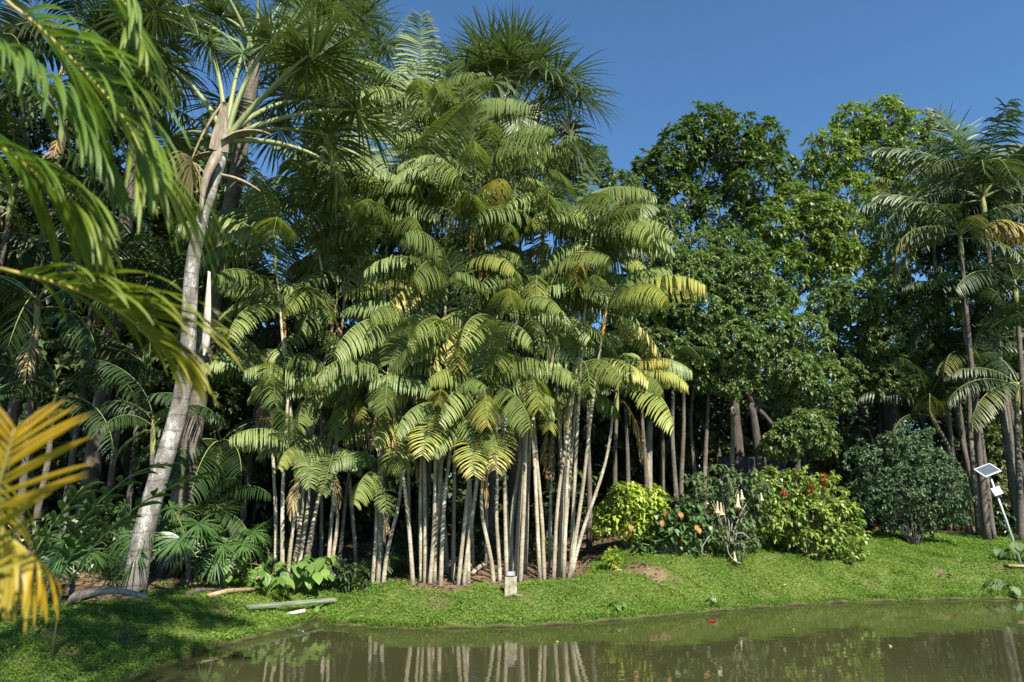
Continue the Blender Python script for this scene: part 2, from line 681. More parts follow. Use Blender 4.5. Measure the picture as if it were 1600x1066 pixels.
M = {}
M['acai'] = leaf_mat("acai_leaf", (0.098, 0.155, 0.04), (0.215, 0.27, 0.09), aged=(0.33, 0.34, 0.07), rough=0.54, trans=0.30, spec=0.42)
M['rachis'] = solid("leaf_stalk", [(0.3, (0.12, 0.17, 0.05)), (0.7, (0.24, 0.26, 0.09))], 8, 0.5)
M['darkpalm'] = leaf_mat("shade_dark_palm_leaf", (0.022, 0.050, 0.014), (0.045, 0.085, 0.024), aged=(0.25, 0.22, 0.05), rough=0.48, trans=0.2, spec=0.4)  # leaf green lowered so the colour itself carries the wood's shade
M['fanleaf'] = leaf_mat("fan_palm_leaf", (0.06, 0.1, 0.03), (0.125, 0.175, 0.058), aged=(0.32, 0.25, 0.10), rough=0.36, trans=0.2, spec=0.6)
M['petiole'] = solid("fan_palm_stalk", [(0.25, (0.12, 0.155, 0.06)), (0.6, (0.22, 0.25, 0.11)), (0.8, (0.32, 0.31, 0.18))], 5, 0.45, stretch=(3, 3, 0.6))
M['dry'] = leaf_mat("dry_palm_leaf", (0.20, 0.12, 0.055), (0.36, 0.25, 0.13), rough=0.8, trans=0.15, spec=0.15)
M['straw'] = leaf_mat("straw_palm_leaf", (0.40, 0.30, 0.14), (0.60, 0.50, 0.28), rough=0.8, trans=0.2, spec=0.15)
M['drystalk'] = solid("dry_stalk", [(0.3, (0.18, 0.11, 0.06)), (0.7, (0.38, 0.27, 0.16))], 6, 0.8, 0.3)
M['sheath'] = solid("dry_sheath", [(0.3, (0.12, 0.095, 0.07)), (0.55, (0.25, 0.205, 0.155)), (0.75, (0.42, 0.37, 0.30))], 5, 0.75, 0.4, stretch=(4, 4, 0.5))
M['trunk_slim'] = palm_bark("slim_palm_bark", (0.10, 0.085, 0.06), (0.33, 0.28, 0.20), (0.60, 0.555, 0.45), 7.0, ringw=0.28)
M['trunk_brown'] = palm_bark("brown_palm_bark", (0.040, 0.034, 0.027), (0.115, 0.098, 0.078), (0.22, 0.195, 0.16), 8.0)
M['trunk_big'] = palm_bark("grey_palm_bark", (0.05, 0.044, 0.035), (0.15, 0.138, 0.12), (0.36, 0.35, 0.325), 3.4, ringw=0.4)
M['bark'] = solid("tree_bark", [(0.3, (0.026, 0.021, 0.017)), (0.55, (0.070, 0.057, 0.045)), (0.75, (0.15, 0.13, 0.105))], 5, 0.9, 0.6, stretch=(3, 3, 0.6))
M['bark_pale'] = solid("pale_tree_bark", [(0.3, (0.14, 0.12, 0.09)), (0.55, (0.27, 0.24, 0.19)), (0.75, (0.42, 0.39, 0.33))], 5, 0.85, 0.4, stretch=(3, 3, 0.6))
M['shaft_green'] = solid("green_crownshaft", [(0.3, (0.13, 0.15, 0.05)), (0.7, (0.28, 0.26, 0.09))], 4, 0.45, stretch=(3, 3, 0.5))
M['shaft_orange'] = solid("orange_crownshaft", [(0.3, (0.36, 0.17, 0.03)), (0.55, (0.50, 0.26, 0.05)), (0.75, (0.40, 0.28, 0.08))], 6, 0.5, stretch=(3, 3, 0.6))
M['midpalm'] = leaf_mat("mid_green_palm_leaf", (0.045, 0.085, 0.025), (0.100, 0.150, 0.052), aged=(0.36, 0.27, 0.06), rough=0.5, trans=0.25, spec=0.4)
M['whorl'] = leaf_mat("whorled_tree_leaf", (0.06, 0.11, 0.018), (0.135, 0.195, 0.042), rough=0.52, trans=0.3, spec=0.4)
M['lime'] = leaf_mat("fresh_green_tree_leaf", (0.1, 0.165, 0.028), (0.19, 0.26, 0.055), rough=0.45, trans=0.35, spec=0.4)
M['glossy'] = leaf_mat("glossy_tree_leaf", (0.095, 0.16, 0.046), (0.20, 0.275, 0.095), rough=0.46, trans=0.34, spec=0.45)
M['bushdark'] = leaf_mat("dark_bush_leaf", (0.062, 0.115, 0.052), (0.118, 0.185, 0.09), rough=0.5, trans=0.22, spec=0.4)
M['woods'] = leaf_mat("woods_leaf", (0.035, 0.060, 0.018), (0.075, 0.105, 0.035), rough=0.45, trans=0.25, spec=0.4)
M['woodslit'] = leaf_mat("sunlit_woods_leaf", (0.09, 0.13, 0.04), (0.20, 0.22, 0.09), rough=0.5, trans=0.35, spec=0.3)  # paler copy of the woods leaf, with sunlight put into its colour
M['croton'] = leaf_mat("yellow_green_leaf", (0.22, 0.33, 0.045), (0.46, 0.51, 0.085), rough=0.4, trans=0.35, spec=0.4)
M['redbush'] = leaf_mat("light_green_bush_leaf", (0.11, 0.2, 0.035), (0.32, 0.38, 0.075), rough=0.42, trans=0.32, spec=0.4)
M['heart'] = leaf_mat("heart_leaf", (0.045, 0.10, 0.03), (0.11, 0.18, 0.055), rough=0.35, trans=0.25, spec=0.5)
M['orangeleaf'] = leaf_mat("orange_leaf", (0.34, 0.15, 0.03), (0.48, 0.25, 0.05), rough=0.5, trans=0.4)
M['trumpetleaf'] = leaf_mat("trumpet_leaf", (0.09, 0.15, 0.06), (0.17, 0.23, 0.1), rough=0.6, trans=0.3, spec=0.25)
M['taro'] = leaf_mat("broad_soft_leaf", (0.10, 0.20, 0.04), (0.22, 0.33, 0.08), rough=0.45, trans=0.35, spec=0.4)
M['ginger'] = leaf_mat("ginger_leaf", (0.035, 0.085, 0.02), (0.08, 0.16, 0.035), rough=0.3, trans=0.25, spec=0.6)
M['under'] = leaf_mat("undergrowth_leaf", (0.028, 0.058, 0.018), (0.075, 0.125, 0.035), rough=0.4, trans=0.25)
M['smallfan'] = leaf_mat("small_fan_leaf", (0.050, 0.11, 0.030), (0.10, 0.18, 0.05), rough=0.35, trans=0.28)
M['near'] = leaf_mat("near_palm_leaf", (0.085, 0.165, 0.020), (0.16, 0.25, 0.03), aged=(0.55, 0.33, 0.015), rough=0.5, trans=0.38, spec=0.5)
M['nearstalk'] = solid("near_palm_stalk", [(0.3, (0.25, 0.22, 0.05)), (0.7, (0.40, 0.28, 0.07))], 6, 0.45)
M['grass'] = leaf_mat("ground_cover_leaf", (0.105, 0.215, 0.028), (0.26, 0.365, 0.06), rough=0.5, trans=0.3, spec=0.3)
M['blade'] = leaf_mat("grass_blade", (0.085, 0.17, 0.025), (0.20, 0.30, 0.05), rough=0.45, trans=0.3, spec=0.3)
M['litter'] = leaf_mat("fallen_leaf", (0.06, 0.038, 0.022), (0.20, 0.135, 0.075), rough=0.8, trans=0.1, spec=0.2)
M['red'] = leaf_mat("red_petal", (0.45, 0.012, 0.02), (0.62, 0.03, 0.04), rough=0.5, trans=0.3)
M['petal'] = leaf_mat("peach_petal", (0.8, 0.68, 0.5), (0.84, 0.78, 0.66), tipc=(0.75, 0.40, 0.18), tipw=0.55, rough=0.5, trans=0.4)
M['twig'] = solid("green_brown_twig", [(0.3, (0.16, 0.13, 0.07)), (0.7, (0.30, 0.25, 0.15))], 7, 0.7)
M['stone'] = solid("weathered_concrete", [(0.32, (0.13, 0.115, 0.075)), (0.5, (0.29, 0.26, 0.185)), (0.7, (0.45, 0.41, 0.32))], 9, 0.9, 0.6)
M['plate'] = solid("dark_plate", [(0.3, (0.035, 0.04, 0.055)), (0.7, (0.07, 0.075, 0.09))], 10, 0.4, spec=0.5)
M['ink'] = solid("pale_lettering", [(0.3, (0.35, 0.35, 0.35)), (0.7, (0.5, 0.5, 0.5))], 10, 0.6)
M['plank'] = solid("green_plank", [(0.3, (0.06, 0.075, 0.045)), (0.5, (0.13, 0.165, 0.105)), (0.7, (0.27, 0.29, 0.22))], 5, 0.7, 0.3, stretch=(0.5, 6, 6))
M['white'] = solid("white_pipe", [(0.3, (0.62, 0.62, 0.60)), (0.7, (0.80, 0.80, 0.78))], 8, 0.4, spec=0.5)
M['steel'] = solid("galvanised_steel", [(0.3, (0.36, 0.40, 0.44)), (0.7, (0.55, 0.58, 0.60))], 12, 0.45, metallic=0.4)
M['panel'] = solid("solar_cell", [(0.3, (0.05, 0.065, 0.09)), (0.7, (0.10, 0.12, 0.15))], 20, 0.25, spec=0.6)
M['panelline'] = solid("solar_frame", [(0.3, (0.55, 0.58, 0.60)), (0.7, (0.70, 0.72, 0.74))], 12, 0.4, metallic=0.2)
M['lens'] = solid("lamp_glass", [(0.3, (0.66, 0.66, 0.58)), (0.7, (0.80, 0.80, 0.72))], 12, 0.25)
M['fence'] = solid("dark_fence_wood", [(0.3, (0.03, 0.03, 0.035)), (0.7, (0.09, 0.09, 0.10))], 4, 0.85, stretch=(6, 6, 0.5))


def ground_mat():
    m = bpy.data.materials.new("bank_soil")
    t = nodes_of(m)
    tc = N_(t, "ShaderNodeTexCoord")
    at_ = N_(t, "ShaderNodeAttribute", attribute_name="leafdata")
    sep = N_(t, "ShaderNodeSeparateColor")
    t.links.new(at_.outputs['Color'], sep.inputs[0])
    n1 = noise(t, 2.2, 6, 0.7)
    n2 = noise(t, 14, 5, 0.7)
    soil = ramp(t, n1, [(0.3, (0.05, 0.034, 0.02)), (0.5, (0.12, 0.082, 0.05)), (0.7, (0.27, 0.20, 0.125))])
    soil = mixc(t, math_(t, 'MULTIPLY', n2, 0.5), soil, (0.11, 0.07, 0.04))
    green = ramp(t, n2, [(0.3, (0.05, 0.085, 0.018)), (0.55, (0.095, 0.14, 0.026)), (0.75, (0.17, 0.20, 0.045))])
    wet = mixc(t, sep.outputs[1], soil, (0.016, 0.013, 0.008))
    c = mixc(t, sep.outputs[0], wet, green)
    p = N_(t, "ShaderNodeBsdfPrincipled")
    t.links.new(c, p.inputs['Base Color'])
    p.inputs['Roughness'].default_value = 0.95
    p.inputs['Specular IOR Level'].default_value = 0.15
    b = N_(t, "ShaderNodeBump")
    b.inputs['Strength'].default_value = 0.7
    b.inputs['Distance'].default_value = 0.04
    t.links.new(n2, b.inputs['Height'])
    t.links.new(b.outputs[0], p.inputs['Normal'])
    o = N_(t, "ShaderNodeOutputMaterial")
    t.links.new(p.outputs[0], o.inputs[0])
    return m


def water_mat():
    m = bpy.data.materials.new("pond_water")
    t = nodes_of(m)
    p = N_(t, "ShaderNodeBsdfPrincipled")
    n0 = noise(t, 0.35, 3, 0.5)
    c = ramp(t, n0, [(0.35, (0.033, 0.034, 0.014)), (0.65, (0.043, 0.044, 0.018))])
    t.links.new(c, p.inputs['Base Color'])
    p.inputs['Roughness'].default_value = 0.015
    p.inputs['IOR'].default_value = 1.33
    tc = N_(t, "ShaderNodeTexCoord")
    mp = N_(t, "ShaderNodeMapping")
    mp.inputs['Scale'].default_value = (1.0, 1.6, 1)
    t.links.new(tc.outputs['Object'], mp.inputs[0])
    n1 = noise(t, 2.2, 2, 0.5, vec=mp.outputs[0])
    n2 = noise(t, 9.0, 2, 0.5, vec=mp.outputs[0])
    hh = math_(t, 'ADD', n1, math_(t, 'MULTIPLY', n2, 0.12))
    b = N_(t, "ShaderNodeBump")
    b.inputs['Strength'].default_value = 0.07
    b.inputs['Distance'].default_value = 0.03
    t.links.new(hh, b.inputs['Height'])
    t.links.new(b.outputs[0], p.inputs['Normal'])
    o = N_(t, "ShaderNodeOutputMaterial")
    t.links.new(p.outputs[0], o.inputs[0])
    return m


M['ground'] = ground_mat()
M['water'] = water_mat()


# ------------------------------------------------------------------ the ground and the pond
def grassy(x, y, d):
    """how much ground cover grows at a place, 0..1"""
    reach = np.where(x < -2.6, 2.5, 1.55)
    reach = reach + 2.2 * smooth(0.6, 3.0, x) + 1.5 * smooth(6, 10, x)
    g = smooth(-0.02, 0.05, d) * (1 - smooth(reach - 0.35, reach + 0.3, d + 0.35 * wob(x * 0.9, y * 0.9)))
    g = np.where((y < 6) & (d > 0), smooth(0.02, 0.2, d), g)
    bx, by, _ = BARE
    bare = np.exp(-(((x - bx) / 0.85) ** 2 + ((y - by) / 0.45) ** 2))
    w2 = np.sin(x * 2.3 + 1.7 * np.sin(y * 1.3)) * np.sin(y * 3.1 + 0.9 * x) + 0.5 * np.sin(x * 6.1) * np.sin(y * 6.7 + x)
    g = g * (1 - 0.6 * smooth(0.75, 1.2, w2))
    return g * (1 - 0.9 * smooth(0.35, 0.8, bare + 0.25 * wob(x * 2.5, y * 2.5)))


BARE = G(1000, 893)


def build_ground():
    xs = np.concatenate([-np.geomspace(160, 13.2, 22), np.linspace(-13, 17, 240), np.geomspace(17.3, 160, 22)])
    ys = np.concatenate([-np.geomspace(60, 1.2, 12), np.linspace(-1, 4.8, 24), np.linspace(5, 25, 190), np.geomspace(25.3, 400, 30)])
    X, Y = np.meshgrid(xs, ys)
    d = shore_dist(X, Y)
    Z = height(X, Y, d)
    V = np.stack([X, Y, Z], -1).reshape(-1, 3)
    ny, nx = X.shape
    i = np.arange(ny * nx).reshape(ny, nx)
    F = np.stack([i[:-1, :-1], i[:-1, 1:], i[1:, 1:], i[1:, :-1]], -1).reshape(-1, 4)
    C = np.zeros((ny, nx, 4))
    C[..., 0] = grassy(X, Y, d) * 0.85
    C[..., 1] = 1 - smooth(0.0, 0.09, Z)
    o = MB().add(V, F, C, 0, True).link("ground", M['ground'])
    return kind(o, 'structure')


build_ground()
wv = np.array([(-60, -30, 0), (60, -30, 0), (60, 60, 0), (-60, 60, 0)], float)
kind(MB().add(wv, [(0, 1, 2, 3)]).link("water", M['water']), 'structure')


def frame_mask(x, y, z, margin=60):
    """which places fall inside the picture (with a margin)"""
    dz = z - CAM_H
    f = y * CS + dz * SN
    u = x / np.maximum(f, 0.01) * F_PX + 800
    v = 533 - (dz * CS - y * SN) / np.maximum(f, 0.01) * F_PX
    return (f > 0.5) & (u > -margin) & (u < 1600 + margin) & (v > -margin) & (v < 1066 + margin)


def build_grass():
    mb = MB()
    rng = np.random.default_rng(5)
    n = 2900000
    x = rng.uniform(-12, 22, n)
    y = rng.uniform(6.5, 24, n)
    keep = frame_mask(x, y, 0.4 + 0 * x, 320)
    x, y = x[keep], y[keep]
    d = shore_dist(x, y)
    ok = d > -0.03
    x, y, d = x[ok], y[ok], d[ok]
    g = grassy(x, y, d)
    patch = 0.55 + 0.45 * smooth(-0.9, 0.4, wob(x * 1.3 + 2, y * 1.3))
    ok = rng.random(len(x)) < g * patch
    x, y, d = x[ok], y[ok], d[ok]
    z = height(x, y, d)
    n = len(x)
    clump = 0.5 + 0.5 * wob(x * 3.1, y * 3.1) / 1.6
    hgt = rng.uniform(0.0, 1, n) * (0.035 + 0.05 * np.clip(clump, 0, 1))
    hgt = hgt + 0.05 * rng.random(n) * (1 - smooth(0.0, 0.3, d))
    P = np.stack([x, y, np.maximum(z, 0.01) + hgt], 1)
    D = unit(np.stack([rng.normal(0, 1, n), rng.normal(0, 1, n), rng.uniform(-0.2, 0.9, n)], 1))
    l = rng.uniform(0.012, 0.036, n) * (0.8 + 0.02 * y) * (0.75 + 0.5 * np.clip(clump, 0, 1))
    V, F, C = leaves(P, D, l, l * 0.75, np.clip(0.1 + 0.25 * clump + 0.45 * smooth(-0.5, 0.9, np.sin(x * 1.1 + 2 * np.sin(y * .7)) * np.sin(y * 1.7 + x * .4)) + rng.normal(0, 0.22, n), 0, 1), 0.1, rng)
    mb.add(V, F, C)
    o = mb.link("ground_cover", M['grass'])
    o['label'] = "low leafy green ground cover on the pond bank"
    kind(o, 'stuff')
    # grass blades
    n = 70000
    x = rng.uniform(-9, 17, n)
    y = rng.uniform(7, 24, n)
    d = shore_dist(x, y)
    w = np.where(x > 1.0, 1.0, 0.25) * (wob(x * 0.8 + 5, y * 0.8) > -0.1)
    ok = (d > 0.03) & (rng.random(n) < grassy(x, y, d) * w)
    x, y, d = x[ok], y[ok], d[ok]
    n = len(x)
    # a fringe of longer blades leaning over the water
    xe = rng.uniform(-8, 14, 160000)
    ye = rng.uniform(7, 19, 160000)
    de = shore_dist(xe, ye)
    oke = (de > -0.01) & (de < 0.16) & (np.sin(xe * 2.9) + np.sin(xe * 7.3 + ye * 2) > -0.6)
    x, y, d = np.concatenate([x, xe[oke]]), np.concatenate([y, ye[oke]]), np.concatenate([d, de[oke]])
    n = len(x)
    P = np.stack([x, y, height(x, y, d)], 1)
    D = unit(np.stack([rng.normal(0, 0.45, n), rng.normal(0, 0.45, n), np.ones(n)], 1))
    D[d < 0.16] = unit(D[d < 0.16] + np.array([0, -0.7, -.2]))
    Wd = unit(np.cross(D, unit(rng.normal(size=(n, 3)))))
    mb = MB()
    V, F, C = strips(P, D, Wd, 0.04 + 0.19 * rng.random(n) ** 2.2, rng.uniform(0.005, 0.011, n), 3, 0.3)
    mb.add(V, F, C)
    o = mb.link("grass", M['blade'])
    o['label'] = "thin grass blades on the sunny bank"
    kind(o, 'stuff')


build_grass()


def build_litter():
    rng = np.random.default_rng(9)
    n = 42000
    x = rng.uniform(-20, 18, n)
    y = rng.uniform(9, 30, n)
    d = shore_dist(x, y)
    g = grassy(x, y, d)
    ok = (d > 0.6) & (rng.random(n) < np.clip(1.0 - g, 0.05, 1))
    x, y, d = x[ok], y[ok], d[ok]
    n = len(x)
    P = np.stack([x, y, height(x, y, d) + rng.uniform(0.005, 0.05, n)], 1)
    D = unit(np.stack([rng.normal(0, 1, n), rng.normal(0, 1, n), rng.normal(0, 0.25, n)], 1))
    l = rng.uniform(0.06, 0.2, n)
    V, F, C = leaves(P, D, l, l * rng.uniform(0.25, 0.5, n), rng.random(n), 0.1, rng)
    o = MB().add(V, F, C).link("leaf_litter", M['litter'])
    o['label'] = "brown fallen leaves on the forest floor"
    kind(o, 'stuff')


build_litter()

# ------------------------------------------------------------------ palm leaves (shared meshes)
rs = np.random.default_rng(3)
CLS = {'U': (86, 52), 'H': (72, -5), 'A': (52, -40), 'B': (32, -62), 'C': (5, -78), 'D': (-28, -88)}


def frond_set(mat, L, LL, WW, n, droop, rach=0.014, plum=0.0, fwd=(20, 62), lift=0.3, seeds=8, pet=0.14):
    r = {}
    for k, (e0, e1) in CLS.items():
        r[k] = []
        for s in range(seeds):
            R = arch(L * rs.uniform(0.92, 1.08), e0 + rs.uniform(-6, 6), e1 + rs.uniform(-8, 8), 16, rs.uniform(0.95, 1.3), rs.uniform(-0.12, 0.12))
            mb = MB()
            feather(mb, R, n + int(rs.integers(-3, 4)), LL * rs.uniform(.85, 1.08), WW, pet=pet, fwd=fwd, lift=(lift if k in 'UD' else lift - rs.uniform(.55, 1.15)), miss=(0, 0, .04, .1, .2, 0, .06, .3)[s % 8], droop=droop * rs.uniform(.75, 1.2) * {'U': .55, 'H': 1.3, 'A': 2.4, 'B': 2.2, 'C': 1.2, 'D': .8}[k], rng=rs, rach=rach, plumose=plum, wtilt=rs.uniform(.2, .5), jit=rs.uniform(.05, .12))
            r[k].append(mb.mesh("frond", [mat, M['rachis']]))
    return r


FR_ACAI = frond_set(M['acai'], 2.0, 0.70, 0.046, 43, 0.5, rach=0.012, fwd=(2, 36), lift=0.2)
FR_BACK = frond_set(M['acai'], 2.1, 0.70, 0.046, 43, 0.5, rach=0.012, fwd=(2, 36), lift=0.2)
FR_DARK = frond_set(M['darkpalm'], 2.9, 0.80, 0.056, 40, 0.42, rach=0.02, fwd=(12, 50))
FR_ROYAL = frond_set(M['midpalm'], 3.2, 0.85, 0.045, 62, 0.34, rach=0.024, plum=0.28)

DEAD = []
for s in range(5):
    R = arch(rs.uniform(1.1, 1.8), rs.uniform(-55, -30), -90, 12, 0.5, rs.uniform(-0.2, 0.2))
    mb = MB()
    feather(mb, R, 26, 0.5, 0.035, pet=0.15, fwd=(55, 75), lift=-0.1, droop=1.1, rng=rs, jit=0.2)
    DEAD.append(mb.mesh("dead_frond", [M['dry'] if s % 5 else M['straw'], M['drystalk']]))

BROOM = []
for s in range(3):
    mb = MB()
    n = 46
    th = rs.uniform(0, 2 * math.pi, n)
    D = np.stack([np.cos(th) * 0.9, np.sin(th) * 0.9, rs.uniform(-0.5, 0.6, n)], 1) + np.array([0.8, 0, 0])
    V, F, C = strips(np.zeros((n, 3)), D, unit(rs.normal(size=(n, 3))), rs.uniform(0.3, 0.6, n), np.full(n, 0.012), 3, 0.12, prof=(1, 1, 0.8, 0.5))
    mb.add(V, F, C)
    BROOM.append(mb.mesh("flower_spray", [M['drystalk']]))


def pick(lst):
    return lst[random.randrange(len(lst))]


def place_fronds(root, crown, fr, feats, n, scale, yel, classes, cam_yellow=0.3):
    """named fronds first (azimuth, class, yellowing, scale), then n more by the golden angle"""
    loc0 = Vector(crown) - root.location
    for f in feats:
        az, c, y = f[:3]
        sc = (f[3] if len(f) > 3 else 1.0) * scale
        put("frond", pick(fr[c]), root, loc0 + Vector((0, 0, random.uniform(-0.12, 0.05))), math.radians(az), sc,
            (random.uniform(-0.12, 0.12), 0), (y * (0.8 if y > .5 else 0.55), random.random(), 0, 1))
    a0 = random.uniform(0, 360)
    for i in range(n):
        az = (a0 + i * 137.5 + random.uniform(-12, 12)) % 360
        if 25 < az < 155 and i % 4:
            az = az + 180
        if 225 < az < 315 and i % 2:
            az = random.choice([random.uniform(170, 215), random.uniform(-35, 10)])
        c = classes[i % len(classes)]
        toward = max(0, -math.sin(math.radians(az)))
        y = (1.5 if random.random() < .05 and c in 'BCA' and fr is FR_ACAI else 0) + max(0, random.gauss(yel, 0.10)) + cam_yellow * toward * random.random() * (1 if c in 'BCD' else 0.2)
        put("frond", pick(fr[c]), root, loc0 + Vector((0, 0, {'U': 0.05, 'H': 0.02, 'A': -0.03, 'B': -0.1, 'C': -0.18, 'D': -0.25}[c])),
            math.radians(az), scale * random.uniform(0.75, 1.15), (random.uniform(-0.22, 0.22), random.uniform(-0.12, 0.12)), (y, random.random(), 0, 1))


def slim_trunk(root, base, crown, r0, r1, mat, bend=0.15, name="trunk", sides=9, n=14):
    b = Vector((0, 0, -0.15))
    c = Vector(crown) - Vector(base)
    mid = Vector((c.x * (0.5 - bend), c.y * 0.5, c.z * 0.55))
    P = bez(b, mid, c, n)
    q_ = np.linspace(0, 1, n)[:, None]
    P += np.sin(q_ * math.pi) * np.sin(q_ * RNG.uniform(4, 9) + RNG.uniform(0, 6)) * RNG.normal(0, 0.05, (1, 3)) * np.array([1, 1, 0])
    rad = np.interp(np.linspace(0, 1, n), [0, 0.05, 0.15, 0.9, 1], [r0 * 1.3, r0 * 1.1, r0, r1, r1 * 0.9])
    V, F = tube(P, rad, sides, wobble=0.03)
    MB().add(V, F, None, 0, True).link(name, mat, root)
    return P


def slim_palm(base, crown, label, feats=(), n=6, scale=1.0, yel=0.02, fr=None, r=0.042, classes="HABUACBH", shaft=None, dead=0, broom=0,
              group="slim palms of the waterside stand", mat=None, bend=0.15, name="slim_palm", cam_yellow=0.35):
    root = thing(name, label, "palm", base, group)
    P = slim_trunk(root, base, crown, r, r * 0.62, mat or M['trunk_slim'], bend)
    c = Vector(crown) - Vector(base)
    d = Vector(P[-1] - P[-3]).normalized()
    shp = [c - d * 0.75 + d * (0.8 * k / 6) for k in range(7)]
    V, F = tube(shp, np.array([0.60, 0.74, 0.78, 0.74, 0.66, 0.55, 0.4]) * r * 1.05, 8)
    MB().add(V, F, None, 0, True).link("crownshaft", M[shaft or random.choice(['shaft_green', 'shaft_green', 'shaft_orange'])], root)
    place_fronds(root, crown, fr or FR_ACAI, feats, n, scale, yel, classes, cam_yellow)
    for k in range(dead):
        put("dead_frond", pick(DEAD), root, c + Vector((0, 0, -0.5 - 0.25 * k)), math.radians(random.uniform(-170, 0)), random.uniform(0.75, 1.1) * scale)
    for k in range(broom):
        put("flower_spray", pick(BROOM), root, c + Vector((0, 0, -0.8)), math.radians(random.uniform(-150, -20)), scale)
    return root


# ------------------------------------------------------------------ the waterside stand of slim palms
ORD = ["first", "second", "third", "fourth", "fifth", "sixth", "seventh", "eighth", "ninth", "tenth"]
